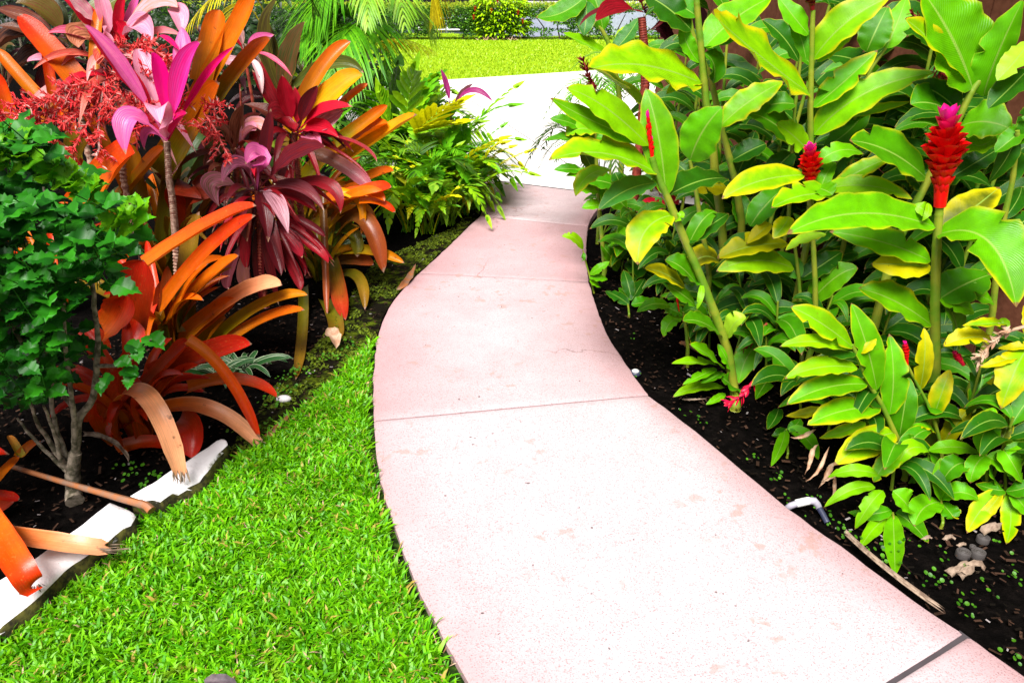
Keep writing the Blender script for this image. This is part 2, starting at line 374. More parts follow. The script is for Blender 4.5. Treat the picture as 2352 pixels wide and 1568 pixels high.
GT = {'b': (.098, .36, .001), 'm': (.046, .225, .001), 'd': (.014, .095, .002), 'y': (.26, .32, .001), 'p': (.26, .48, .02), 'o': (.08, .11, .003), 'g': (.032, .175, .018), 'l': (.17, .43, .001)}
def ginger_leaf(root, Y0, bx, by, tx, ty, w_, dY, tone, yel, mx=None, my=None, **kw):
    a = PY(bx, by, Y0); b = PY(tx, ty, Y0 + dY)
    L = (b - a).length
    if mx is None:
        m = (a + b) * .5 + V((0, -.02, .07 * L))
    else: m = PY(mx, my, Y0 + dY * .45 - .02)
    roll = kw.get('roll', U(-.22, .22)); W = true_width(a, m, b, w_, roll) * 1.02
    mb = MB(); leaf_rows(mb, a, m, b, W, 'ginger', fold=kw.get('fold', U(.10, .34)), ripple=U(.10, .22), roll=roll, nv=20, nu=10, twist=U(-.35, .35))
    o = mb.build('leaf', M['ginger'], root)
    c = GT[tone]; k = U(.9, 1.1); o['tint'] = [c[0] * k * U(.9, 1.15), c[1] * k, c[2] * k]; o['yel'] = float(yel)
    return o
def stem_mesh(pts, r0, r1, seg=8, rings=0, bulge=.3):
    mb = MB(); P = []; n = len(pts)
    sub = 10 if not rings else 40
    for i in range(n - 1):
        for k in range(sub): P.append(pts[i].lerp(pts[i + 1], k / sub))
    P.append(pts[-1]); N = len(P)
    # soften the corners
    for _ in range(3):
        P = [P[0]] + [(P[i - 1] + P[i] * 2 + P[i + 1]) / 4 for i in range(1, N - 1)] + [P[-1]]
    rad = [r0 + (r1 - r0) * i / (N - 1) for i in range(N)]
    mb.tube(P, rad, seg, (lambda i: 1 + bulge * ((i % 3) == 0)) if rings else (lambda i: 1.0 + .10 * ((i % 14) == 0)))
    return mb
FL = {'red': ((.80, .004, .004), (.85, .01, .34)), 'dark': ((.20, .008, .012), (.24, .01, .02)), 'pink': ((.70, .008, .04), (.8, .012, .18))}
def flower_mesh(p0, p1, rad, rows=10, per=6, open_=.82, thin=.60):
    mb = MB(); ax = (p1 - p0); L = ax.length; ax.normalize(); a = ax.cross(V((.2, 1, .3))).normalized(); b = ax.cross(a); k = 0
    mb.tube([p0, p0.lerp(p1, .5), p0.lerp(p1, .92)], [rad * .35, rad * .5, rad * .12], 8)
    for i in range(rows):
        f = i / (rows - 1); fr = f * .84; env = (.42 + .58 * min(1, f / .5) ** .8) * (1 - .42 * max(0, f - .6) / .4)
        n = per if f < .85 else max(3, per - 2)
        for j in range(n):
            an = 2 * math.pi * (j + .5 * (i % 2)) / n + U(-.2, .2); out = a * math.cos(an) + b * math.sin(an)
            base = p0 + ax * (L * fr) + out * rad * .22 * env
            bl = L * .20 * U(.85, 1.15); op = open_ * (.25 + 1.5 * f if f < .6 else 1.15 - .5 * (f - .6) / .4)
            tip = base + ax * bl * (1 - .25 * op) + out * (rad * env * (.42 + .75 * op)); mid = base.lerp(tip, .55) + out * rad * env * (.20 - .25 * op) - ax * bl * .04
            q0 = len(mb.v); leaf_rows(mb, base, mid, tip, rad * thin * 2.1 * env, 'lance', fold=.45, nv=6, nu=4, up=ax - out * .3, chan=.25)
            for q in range(q0, len(mb.v)): mb.uv[q] = (fr + .1, mb.uv[q][1])
    return mb
def ginger_flower(root, Y, x0, y0, x1, y1, wpx, col='red', dY=0.0, **kw):
    p0, p1 = PY(x0, y0, Y), PY(x1, y1, Y + dY); r = px(wpx, p0) * .5
    o = flower_mesh(p0, p1, r * .8, **kw).build('flower', M['flower'], root); c = FL[col]; o['tint'] = list(c[0]); o['tint2'] = list(c[1]); return o
def ginger(label, Y, stem, leaves, r=7, flowers=(), group='red ginger stalks in the right bed', name='red_ginger', cat='ginger plant', ground=None):
    pts = [PY(x, y, Y) for x, y in stem][::-1]
    g = V((pts[0].x + (U(-.02, .02) if pts[0].z > .03 else 0), pts[0].y, -.01)) if ground is None else G(*ground)
    root = thing(name, V((g.x, g.y, 0)), label, cat, group)
    stem_mesh([g] + pts, px(r, pts[0]), px(r * .62, pts[-1])).build('stem', M['gstem'], root)
    for L in leaves: ginger_leaf(root, Y, *L)
    if name == 'red_ginger' and len(stem) > 3:
        for i in range(3):
            k = random.randrange(1, len(stem)); x, y = stem[k]; an = U(0, 6.3); L = U(60, 150); tx, ty = x + L * math.cos(an), y + L * .55 * math.sin(an) - U(0, 50)
            if CX + 100 < tx: ginger_leaf(root, Y, x, y, tx, ty, L * U(.30, .42), U(.05, .3), random.choice('mdd'), U(0, .2))
    for f in flowers: ginger_flower(root, Y, *f[:5], **(f[5] if len(f) > 5 else {}))
    return root

# ================================================================== SETTING
# soil
mb = MB(); N = 60
rows = []; uvr = []
for i in range(N + 1):
    rows.append([]); y = -2 + 29.5 * (i / N) ** 1.5
    for j in range(N + 1):
        x = -1 + 2 * j / N; x = 30 * math.copysign(abs(x) ** 1.8, x)
        z = -.012 + .010 * mnoise.noise(V((x * 3, y * 3, 0))) if y < 6 and abs(x) < 4 else -.012
        rows[-1].append((x, y, z))
mb.grid(rows); struct(mb.build('soil', M['soil']))

# path slabs
PT = .038
Ls = [[(1500, 2600), (1380, 2180), (1311, 2021)],
      [(1311, 2021), (1240, 1880), (1170, 1740), (1125, 1655), (1080, 1568), (1040, 1500), (985, 1400), (940, 1300), (905, 1200), (880, 1130), (865, 1050), (858, 965)],
      [(858, 965), (856, 900), (860, 830), (864, 780), (880, 730), (905, 685), (935, 652), (962, 626)],
      [(962, 626), (1000, 592), (1040, 555), (1075, 520), (1103, 495), ],
      [(1103, 495), (1115, 470), (1110, 440), (1080, 408)]]
Rs = [[(3300, 2200), (2600, 1722), (2352, 1548), (2222, 1455)],
      [(2222, 1455), (2100, 1378), (1980, 1285), (1850, 1195), (1750, 1115), (1650, 1030), (1570, 965), (1490, 906)],
      [(1490, 906), (1440, 838), (1395, 770), (1370, 705), (1352, 646)],
      [(1352, 646), (1348, 600), (1346, 560), (1350, 519)],
      [(1350, 519), (1362, 490), (1390, 462), (1440, 452)]]
def resample(pts, n):
    P = [G(x, y, PT) for x, y in pts]
    for _ in range(2):                                   # round the corners
        Q = [P[0]]
        for i in range(len(P) - 1): Q += [P[i].lerp(P[i + 1], .25), P[i].lerp(P[i + 1], .75)]
        P = Q + [P[-1]]
    d = [0]
    for i in range(1, len(P)): d.append(d[-1] + (P[i] - P[i - 1]).length)
    out = []
    for k in range(n + 1):
        s = d[-1] * k / n; i = 1
        while i < len(P) - 1 and d[i] < s: i += 1
        out.append(P[i - 1].lerp(P[i], (s - d[i - 1]) / max(1e-9, d[i] - d[i - 1])))
    return out
gaps = [.014, .009, .007, .007, .007]
mb = MB()
cs = [0, .008] + [k / 10 for k in range(1, 10)] + [.992, 1]
left_edge = []; right_edge = []
for k in range(5):
    n = 28; A, B = resample(Ls[k], n), resample(Rs[k], n)
    left_edge += A; right_edge += B
    g0 = gaps[k - 1] / 2 if k else 0; g1 = gaps[k] / 2
    for E in (A, B):
        E[0] = E[0] + (E[1] - E[0]).normalized() * g0; E[-1] = E[-1] + (E[-2] - E[-1]).normalized() * g1
    A = [A[0], A[0].lerp(A[1], .25)] + A[1:-1] + [A[-1].lerp(A[-2], .25), A[-1]]; B = [B[0], B[0].lerp(B[1], .25)] + B[1:-1] + [B[-1].lerp(B[-2], .25), B[-1]]
    rows = []; nr = len(A)
    for i in range(nr):
        r = []
        for j, c in enumerate(cs):
            p = A[i].lerp(B[i], c); p.z = PT
            if j in (0, len(cs) - 1):
                p.z -= .007
                e = .005 * mnoise.noise(p * 23) + .004 * mnoise.noise(p * 60); p.x += e
            if i in (0, nr - 1): p.z -= .004; p.y += .0025 * mnoise.noise(p * 40)
            r.append(p)
        rows.append(r)
    mb.grid(rows, [[(c, (.26, .06, .42, .80, .35)[k]) for c in cs] for _ in rows])  # pinkness per slab, painted whiter where the light burns out
    per = [rows[0][j] for j in range(len(cs))] + [rows[i][-1] for i in range(1, nr)] + [rows[-1][j] for j in range(len(cs) - 2, -1, -1)] + [rows[i][0] for i in range(nr - 2, -1, -1)]
    mb.grid([[V((p.x, p.y, -.06)) for p in per], [V(p) for p in per]])
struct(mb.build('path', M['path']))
mb = MB(); a, b = G(1311, 2021, PT), G(2222, 1455, PT); d = (b - a).normalized(); q = V((-d.y, d.x, 0)) * .02
mb.add([a - q - V((0, 0, .006)), b - q - V((0, 0, .006)), b + q - V((0, 0, .006)), a + q - V((0, 0, .006))], [(0, 1, 2, 3)]); struct(mb.build('path_joint', M['grout']))

# driveway with a sawn joint, kerb, far lawn, street
def ext(a, b, t): return a + (b - a) * t
n1, n2 = G(1080, 407, .034), G(1440, 451, .034); nd = (n2 - n1)
f1, f2 = G(985, 186, .034), G(1345, 163, .034)
NL, NR = G(870, 392), n2 + nd * 6
FLf, FR = ext(f1, f2, -.55), ext(f1, f2, 4)
def cut_line(t): return n1.lerp(n2, t)
ja, jb = G(1010, 184.4, .034), n1.lerp(n2, .93)
mb = MB()
for poly in ([NL, n1, jb + V((-.006, 0, 0)), ja + V((-.006, 0, 0)), FLf], [jb + V((.006, 0, 0)), n2, NR, FR, f2, ja + V((.006, 0, 0))]):
    poly_sheet(mb, poly, .034)
struct(mb.build('driveway', M['concrete'], smooth=False))
lawnpts = [FLf, f1, f2, FR, G(2000, 84), G(1480, 84), G(1330, 83), G(1250, 86), G(1200, 90), G(1150, 90), G(1095, 84), G(1040, 79), G(985, 77), G(900, 78), G(700, 80), G(560, 150), G(690, 190)]
mb = MB(); poly_sheet(mb, lawnpts, .02); struct(mb.build('lawn', M['lawn'], smooth=False))
mb = MB()
for p in scatter(lawnpts, 42000):
    if p.x < -9 or p.x > 8: continue
    h = U(.02, .05); an = U(0, 6.3); wd = U(.010, .02); dx, dy = math.cos(an) * wd, math.sin(an) * wd; lx, ly = U(-.03, .03), U(-.03, .03)
    mb.add([(p.x - dx, p.y - dy, .018), (p.x + dx, p.y + dy, .018), (p.x + lx, p.y + ly, .02 + h)], [(0, 1, 2)])
tag(mb.build('lawn_grass', M['lawnblade'], smooth=False), 'bright yellow green mown grass on the far lawn', 'grass', kind='stuff')
mb = MB(); mb.add([(-40, 26.2, -.9), (40, 26.2, -.9), (40, 60, -.9), (-40, 60, -.9)], [(0, 1, 2, 3)]); struct(mb.build('street', M['asphalt'], smooth=False))

# near lawn
near = [G(-420, 1750), G(-200, 1590), G(0, 1445), G(95, 1385), G(220, 1297), G(330, 1207), G(430, 1143), G(520, 1085), G(600, 1033), G(660, 977), G(720, 930), G(780, 872), G(830, 822), G(860, 785),
        G(860, 830), G(856, 900), G(857, 965), G(865, 1050), G(880, 1130), G(905, 1200), G(938, 1300), G(983, 1400), G(1036, 1500), G(1075, 1568), G(1120, 1655), G(1150, 1740), G(200, 1900)]
mb = MB(); poly_sheet(mb, near, .006); struct(mb.build('turf', M['turf'], smooth=False))
mb = MB()
def blade(mb, p, h, wd, an, lean, la, z0=0.0):
    d = V((math.cos(an), math.sin(an), 0)) * wd; l = V((math.cos(la), math.sin(la), 0)) * lean
    q = [p - d * .7, p + d * .7, p + l * .35 - d + V((0, 0, h * .55)), p + l * .35 + d + V((0, 0, h * .55)), p + l * .75 - d * .7 + V((0, 0, h * .9)), p + l * .75 + d * .7 + V((0, 0, h * .9)), p + l * 1.15 + V((0, 0, h))]
    mb.add(q, [(0, 1, 3, 2), (2, 3, 5, 4), (4, 5, 6)])
LE = [V((q.x, q.y, 0)) for q in left_edge[20:100]]
def near_path(p, d): return any(abs(q.y - p.y) < .06 and p.x > q.x - d for q in LE)
for p in scatter(near, 42000):
    if near_path(p, .022): continue
    if p.y < 1.0 and random.random() < .6: continue
    hgt = (.020 + .016 * (mnoise.noise(p * 6) + 1)) * U(.6, 1.3)
    blade(mb, V((p.x, p.y, .004)), hgt, U(.0028, .0060), U(0, 6.3), U(.008, .05), U(0, 6.3))
tag(mb.build('grass', M['grass']), 'bright green broad bladed grass beside the pink path', 'grass', kind='stuff')
mb = MB()
for p in scatter(near, 900):
    h = U(.015, .04); blade(mb, V((p.x, p.y, .006)), h, U(.0015, .003), U(0, 6.3), U(.01, .05), U(0, 6.3))
tag(mb.build('dead_grass', M['dry']), 'scattered straw coloured dead blades in the near grass', 'grass', kind='stuff')

# moss strip
mossp = [G(860, 787), G(830, 822), G(780, 872), G(720, 930), G(660, 977), G(600, 1030), G(520, 1082), G(505, 1060), G(570, 980), G(640, 880), G(720, 800), G(800, 690), G(860, 600), G(940, 570), G(1030, 530), G(1100, 480), G(1100, 500), G(1070, 527), G(1037, 560), G(998, 595), G(960, 630), G(904, 687), G(878, 732), G(864, 780)]
mb = MB(); poly_sheet(mb, mossp, .004); struct(mb.build('moss_bed', M['moss'], smooth=False))
mb = MB()
for p in scatter(mossp, 9000):
    k = mnoise.noise(p * 5) + .5 * mnoise.noise(p * 14)
    if k < -.02: continue
    s = U(.004, .012); an = U(0, 6.3); t = U(-.8, .8); z = U(.004, .014)
    a = V((math.cos(an), math.sin(an), t)) * s; b = V((-math.sin(an), math.cos(an), U(-.4, .6))) * s * .6
    c = V((p.x, p.y, z)); mb.add([c - a, c - b, c + a, c + b], [(0, 1, 2, 3)])
tag(mb.build('moss', M['mossfleck'], smooth=False), 'low yellow green moss on the dark soil left of the path', 'moss', kind='stuff')

# mulch, weeds
bedR = [G(2352, 1560), G(2230, 1462), G(2105, 1382), G(1985, 1290), G(1855, 1200), G(1755, 1120), G(1655, 1035), G(1575, 968), G(1496, 908), G(1445, 838), G(1400, 770), G(1375, 705), G(1357, 646), G(1355, 600), G(1400, 560), G(1700, 620), G(2352, 850), G(2700, 1300)]
bedL = [G(-100, 1330), G(0, 1322), G(250, 1150), G(500, 1005), G(640, 880), G(760, 770), G(700, 600), G(300, 700), G(-150, 1000)]
mb = MB()
for p in scatter(bedR, 4200) + scatter(bedL, 2200) + [q for q in scatter(mossp, 700)]:
    s = U(.002, .008) * (1.5 if random.random() < .06 else 1); an = U(0, 6.3); el = U(1.5, 4)
    a = V((math.cos(an), math.sin(an), U(-.2, .3))) * s * el * .5; b = V((-math.sin(an), math.cos(an), U(-.3, .3))) * s * .5
    c = V((p.x, p.y, U(.002, .012))); mb.add([c - a - b, c + a - b, c + a * 1.1 + b, c - a + b], [(0, 1, 2, 3)])
tag(mb.build('mulch', M['chips'], smooth=False), 'bits of bark and dry debris on the dark soil', 'mulch', kind='stuff')
mb = MB()
def disc_leaf(mb, c, r, tilt):
    n = V((tilt[0], tilt[1], 1)).normalized(); a = n.cross(V((0, 1, .1))).normalized(); b = n.cross(a)
    mb.add([c - n * r * .15] + [c + (a * math.cos(k * .785) + b * math.sin(k * .785) * 1.15) * r for k in range(8)], [(0, k + 1, (k + 1) % 8 + 1) for k in range(8)])
spots = [G(2352 * .5 + x, y) for x, y in [(640, 1160), (690, 1150), (720, 1200), (750, 1220), (780, 1245), (830, 1275), (860, 1290), (920, 1340), (960, 1330), (1030, 1400), (1050, 1420), (1150, 1510), (560, 1060), (430, 975), (400, 960), (280, 870), (270, 790), (380, 1000), (600, 1110), (980, 1350), (1120, 1300), (1090, 1360), (1140, 1330), (880, 1260), (900, 1250), (1000, 1290), (1080, 1240)]]
spots += scatter(bedR, 8)
for c in spots:
    for k in range(random.randint(3, 8)):
        p = c + V((random.gauss(0, .02), random.gauss(0, .02), 0)); disc_leaf(mb, V((p.x, p.y, U(.012, .035))), U(.003, .0065), (U(-.5, .5), U(-.7, .3)))
for c in [G(x, y) for x, y in [(560, 990), (620, 930), (655, 870), (700, 860), (330, 1110), (395, 1120), (290, 1090), (340, 1170), (625, 985), (660, 900), (760, 830), (790, 800)]]:
    for k in range(14):
        p = c + V((U(-.05, .05), U(-.05, .05), 0)); disc_leaf(mb, V((p.x, p.y, U(.012, .04))), U(.004, .008), (U(-.5, .5), U(-.6, .2)))
tag(mb.build('weeds', M['weed'], smooth=False), 'small round leaved weeds sprouting from the dark soil', 'weeds', kind='stuff')

# white curb, two stones
def curb(label, far, nearp, z=.085):
    n = 24
    def rs(pts):
        P = [G(x, y, z) for x, y in pts]; d = [0]
        for i in range(1, len(P)): d.append(d[-1] + (P[i] - P[i - 1]).length)
        out = []
        for k in range(n + 1):
            s = d[-1] * k / n; i = 1
            while i < len(P) - 1 and d[i] < s: i += 1
            out.append(P[i - 1].lerp(P[i], (s - d[i - 1]) / max(1e-9, d[i] - d[i - 1])))
        return out
    A, B = rs(far), rs(nearp); mb = MB(); rows = []
    cs = [(0, -.09), (0, -.012), (.03, -.003), (.08, 0), (.3, 0), (.5, 0), (.7, -.001), (.88, -.004), (.96, -.014), (1.0, -.03), (1.06, -.06), (1.10, -.10)]
    for i in range(-1, n + 2):
        e = i < 0 or i > n; k = min(max(i, 0), n); r = []
        for c, dz in cs:
            p = A[k].lerp(B[k], c); p.z = z + dz
            q = p * 18; nn = mnoise.noise(q); p += V((.004 * nn, .004 * mnoise.noise(q + V((9, 3, 1))), .004 * mnoise.noise(q + V((2, 7, 5))) + (-.012 if nn > .3 and c > .85 else 0)))
            if e: p.z = -.02
            r.append(p)
        rows.append(r)
    mb.grid(rows); o = mb.build('curb_stone', M['curb']); tag(o, label, 'curb', 'white curb stones along the near grass')
curb('long white curb stone at the lower left with mossy lawn side', [(-260, 1510), (0, 1328), (56, 1298), (144, 1233), (249, 1153)], [(-230, 1580), (0, 1432), (64, 1388), (111, 1344), (152, 1300), (243, 1242), (313, 1180)])
curb('shorter white curb stone under the folded orange leaf, tapering to a point', [(296, 1140), (387, 1083), (431, 1054), (498, 1010), (512, 1005), (521, 1012)], [(331, 1150), (366, 1147), (410, 1117), (469, 1086), (498, 1048), (523, 1020)])

# house wall with vertical siding
mb = MB(); c1, c2 = V((1.22, 6.6, 0)), V((2.75, 1.2, 0)); d = (c2 - c1); L = d.length; d.normalize(); nrm = V((d.y, -d.x, 0))
rz = math.atan2(d.y, d.x); k = 0; x = 0.0
while x < L:
    c = c1 + d * (x + .1) - nrm * .03; mb.box((c.x, c.y, 1.4), (.194, .04, 2.9), 0, rz); x += .2
c = c1 + d * (L / 2) - nrm * .08; mb.box((c.x, c.y, 1.4), (L, .05, 2.9), 0, rz)
mb2 = MB(); c = c1 + d * (L / 2) + nrm * .12; mb2.box((c.x, c.y, 2.9), (L + .4, .9, .12), 0, rz)  # unseen eave, added to shade the wall and the ginger behind
hw = mb.build('house_wall', M['wall'], smooth=False)
tag(hw, 'brown house wall of vertical boards behind the ginger', 'wall')
mb2.build('shade_eave', M['wall'], hw, smooth=False)

# ================================================================== RIGHT BED: red ginger
# leaf = (base x, base y, tip x, tip y, width, tip nearer(-)/farther(+), tone, yellowing, mid x, mid y)
ginger('leftmost tall ginger stalk with an upright red bud and a folded yellow leaf', 2.75,
    [(1497, 360), (1506, 395), (1532, 451), (1547, 488), (1576, 559), (1614, 647), (1647, 734), (1673, 808), (1686, 894), (1690, 930)], [
    (1490, 335, 1300, 202, 60, -.10, 'l', .15, 1392, 248), (1482, 328, 1263, 225, 42, -.12, 'b', .22, 1366, 280),
    (1509, 398, 1260, 369, 58, -.22, 'l', .38, 1383, 352), (1400, 388, 1322, 451, 40, -.12, 'l', .35, 1350, 405),
    (1530, 452, 1483, 203, 82, .10, 'b', .22, 1512, 310), (1508, 420, 1374, 483, 52, -.14, 'g', .02, 1440, 437),
    (1546, 494, 1465, 608, 80, -.18, 'l', .45, 1484, 528), (1580, 566, 1644, 485, 42, .06, 'm', .05, 1612, 508),
    (1550, 508, 1566, 484, 20, .0, 'l', .05), (1574, 660, 1480, 617, 32, -.08, 'o', .55, 1525, 628), (1603, 657, 1527, 597, 38, -.02, 'm', .1, 1566, 615),
    (1598, 702, 1532, 655, 30, -.02, 'm', .1), (1612, 650, 1600, 711, 15, -.06, 'l', .05),
    (1660, 772, 1568, 737, 30, -.12, 'm', .1, 1612, 740), (1671, 774, 1714, 728, 40, -.04, 'p', .05, 1690, 740),
    (1659, 846, 1583, 790, 26, -.10, 'b', .1), (1648, 838, 1542, 835, 19, -.14, 'l', .05), (1645, 846, 1567, 884, 22, -.16, 'b', .05), (1659, 854, 1610, 880, 24, -.12, 'm', .05),
    (1664, 890, 1545, 912, 24, -.14, 'l', .05, 1600, 890), (1677, 848, 1648, 789, 24, .0, 'b', .1), (1686, 892, 1656, 865, 28, -.05, 'm', .05), (1664, 902, 1621, 929, 18, -.06, 'b', .05)],
    r=12, flowers=[(1497, 362, 1487, 256, 22, dict(open_=.05, rows=7, per=4, thin=.9)), (1500, 368, 1497, 315, 16, dict(open_=.05, rows=5, per=4, thin=.9))])
ginger('tall pale jointed ginger stalk with a broad yellow green leaf reaching left', 3.55,
    [(1600, 0), (1603, 40), (1610, 110), (1618, 187), (1622, 243), (1636, 307), (1643, 410), (1656, 500), (1661, 560), (1664, 640)], [
    (1612, 192, 1352, 160, 80, -.30, 'l', .38, 1477, 150), (1500, 262, 1358, 156, 62, -.34, 'p', .35, 1420, 196),
    (1612, 192, 1530, 217, 30, -.10, 'l', .38, 1572, 193), (1606, 145, 1568, 50, 36, .05, 'b', .1, 1578, 100), (1618, 122, 1637, 192, 36, .05, 'm', .1, 1640, 150),
    (1616, 112, 1773, -6, 72, .12, 'b', .2, 1690, 42), (1588, 70, 1480, -12, 62, .05, 'd', .0, 1535, 20), (1667, 428, 1541, 432, 56, -.15, 'y', .75, 1605, 423)], r=11)
ginger('leaning dark ginger stem just behind the tall pale jointed stalk', 3.8,
    [(1576, 6), (1591, 82), (1635, 190), (1652, 270), (1672, 350), (1690, 420), (1705, 520)],
    [(1690, 410, 1735, 300, 50, .1, 'd', .05), (1660, 300, 1740, 255, 45, .1, 'd', .1), (1680, 370, 1760, 330, 48, .0, 'd', .05)], r=9)
ginger('thin ginger stem holding one round cupped leaf in front of the tall pale stalk', 3.3,
    [(1585, 369), (1596, 420), (1606, 485), (1612, 530), (1622, 575), (1630, 640)], [
    (1585, 369, 1660, 245, 92, -.06, 'b', .12, 1614, 302), (1596, 420, 1548, 372, 34, .05, 'd', .05), (1652, 292, 1800, 187, 58, .05, 'l', .35, 1723, 232),
    (1652, 602, 1576, 622, 50, -.06, 'o', .5, 1615, 590)], r=7)
ginger('ginger stalk with a dark red flower at the top edge and big yellow rimmed leaf', 3.0,
    [(1868, 24), (1866, 60), (1864, 146), (1863, 200), (1861, 246), (1862, 322), (1862, 420), (1861, 520)], [
    (1860, 216, 1634, 30, 98, -.25, 'l', .42, 1737, 122), (1857, 80, 1787, -8, 44, .05, 'b', .1, 1824, 40), (1852, 140, 1806, 26, 36, .1, 'm', .05),
    (1868, 137, 2046, -8, 74, -.05, 'l', .35, 1942, 54), (1876, 143, 1972, 52, 36, .0, 'l', .4), (1868, 247, 2016, 116, 58, -.02, 'b', .35, 1939, 188),
    (1869, 310, 2151, 166, 76, -.12, 'l', .28, 1985, 216), (1935, 266, 2092, 234, 24, -.1, 'l', .42, 2010, 252), (1870, 360, 1783, 284, 48, -.05, 'l', .15, 1822, 312)],
    r=8, flowers=[(1866, 24, 1862, -24, 36, dict(rows=6, col="dark"))])
ginger('slender ginger stem with dark leaves to the left of the dark red top flower', 3.35,
    [(1840, 90), (1838, 150), (1826, 250), (1820, 330), (1814, 420), (1812, 500)],
    [(1835, 142, 1750, 45, 44, .05, 'd', .1), (1828, 240, 1722, 262, 46, .05, 'm', .1, 1775, 240), (1830, 330, 1716, 262, 56, -.05, 'm', .15, 1768, 278), (1820, 350, 1740, 430, 50, -.05, 'd', .05), (1816, 420, 1740, 380, 40, .1, 'd', .05)], r=5)
ginger('short ginger stalk topped by the medium red flower left of the largest one', 2.85,
    [(1860, 440), (1862, 480), (1868, 560), (1872, 640), (1874, 760)], [
    (1850, 402, 1658, 457, 60, -.15, 'l', .45, 1745, 416), (1940, 450, 1772, 478, 50, -.2, 'l', .30, 1850, 448), (1868, 442, 2096, 458, 42, -.15, 'l', .32, 1985, 426),
    (1870, 430, 1912, 448, 40, -.1, 'b', .1), (1813, 498, 1775, 548, 44, -.1, 'l', .55), (1912, 430, 2048, 361, 40, -.02, 'l', .45, 1985, 388), (1880, 375, 1985, 354, 38, .05, 'b', .15, 1930, 345), (1884, 440, 1920, 372, 34, .08, 'b', .1, 1898, 400)],
    r=7, flowers=[(1863, 446, 1861, 330, 56, dict(rows=9))])
ginger('ginger stalk with the largest red flower, pink at its tip, at the right', 2.36,
    [(2159, 470), (2157, 490), (2153, 540), (2150, 600), (2148, 716), (2149, 827), (2144, 915), (2142, 1000)], [
    (2150, 522, 1807, 538, 88, -.22, 'b', .22, 1974, 490), (2138, 600, 1905, 532, 64, .05, 'b', .25, 2027, 556), (1895, 536, 1804, 576, 26, -.15, 'p', .3, 1850, 548),
    (2138, 612, 2001, 607, 60, .0, 'o', .72, 2065, 607), (2152, 540, 2334, 705, 120, -.30, 'b', .25, 2268, 553),
    (2156, 688, 2276, 630, 85, .05, 'm', .05, 2212, 655), (2158, 684, 2238, 717, 36, -.05, 'b', .05), (2205, 664, 2283, 698, 34, .0, 'b', .05),
    (2140, 747, 1971, 662, 64, .02, 'b', .28, 2056, 692), (2165, 527, 2295, 430, 76, .10, 'o', .48, 2236, 478), (2165, 690, 2200, 800, 60, .05, 'm', .1, 2195, 740), (2130, 466, 2117, 508, 15, -.05, 'l', .1),
    (2128, 490, 2098, 470, 30, .0, 'l', .1)],
    r=13, flowers=[(2159, 474, 2179, 248, 94, dict(rows=11, per=7))])
ginger('thick slanting ginger stem behind the largest red flower with broad leaves at the top', 2.75,
    [(2250, 185), (2232, 210), (2206, 264), (2175, 330), (2141, 394), (2097, 482), (2060, 560), (2035, 640)], [
    (2234, 205, 2116, -24, 128, .05, 'b', .12, 2186, 88), (2222, 190, 2078, 43, 40, -.05, 'l', .42, 2143, 100), (2258, 222, 2352, -4, 84, -.05, 'b', .12, 2293, 122),
    (2195, 262, 2091, 240, 58, -.05, 'm', .1, 2140, 238), (2205, 290, 2324, 298, 84, -.12, 'b', .2, 2262, 280), (2213, 316, 2286, 310, 54, -.05, 'l', .15, 2250, 335),
    (2126, 408, 1951, 323, 74, -.1, 'm', .22, 2042, 348), (2185, 408, 2290, 344, 46, .05, 'd', .05), (2120, 440, 2080, 400, 34, .1, 'd', .3)], r=11)
ginger('ginger stem at the right edge with dark green leaves', 2.45,
    [(2337, 300), (2337, 321), (2325, 420), (2305, 505), (2290, 620), (2275, 760)],
    [(2330, 320, 2270, 420, 40, .05, 'd', .05), (2335, 330, 2400, 250, 60, .0, 'm', .1), (2300, 540, 2380, 485, 60, .05, 'd', .05), (2270, 250, 2362, 158, 60, .1, 'd', .05), (2285, 350, 2362, 280, 44, .05, 'm', .05), (2290, 186, 2366, 92, 54, .1, 'p', .1)], r=8)
ginger('leafy ginger stalk between the row of flowers with pale veined upright leaves', 3.1,
    [(2034, 111), (2000, 160), (1970, 240), (1955, 330), (1950, 430), (1948, 520)], [
    (1990, 120, 2040, 14, 70, .05, 'm', .15, 2012, 70), (2036, 112, 2083, -8, 58, .1, 'b', .15, 2058, 60), (1892, 338, 1996, 242, 55, .0, 'm', .05, 1950, 300), (1930, 270, 2012, 243, 40, .1, 'b', .3), (1952, 330, 1890, 420, 50, .1, 'd', .05)], r=6)
ginger('ginger stem in mid bed with two long yellow edged leaves one above the other', 2.95,
    [(1825, 560), (1835, 640), (1840, 720), (1842, 800), (1842, 860)], [
    (1824, 617, 1645, 623, 56, -.10, 'l', .28, 1738, 598), (1810, 560, 1647, 594, 52, -.06, 'y', .5, 1725, 566), (1740, 600, 1650, 576, 44, .05, 'b', .1), (1768, 512, 1714, 560, 32, -.05, 'y', .75), (1723, 520, 1806, 428, 58, .1, 'm', .12, 1760, 470),
    (1851, 706, 1971, 616, 58, -.06, 'b', .08, 1915, 640), (1838, 642, 1934, 578, 50, .05, 'd', .05), (1829, 744, 1782, 844, 62, -.15, 'b', .1, 1796, 780), (1771, 775, 1697, 882, 62, -.12, 'b', .12, 1722, 810), (1812, 832, 1735, 918, 52, -.15, 'm', .1, 1774, 860),
    (1771, 718, 1721, 744, 28, -.05, 'b', .05), (1788, 938, 1762, 986, 30, -.06, 'd', .1)], r=6)
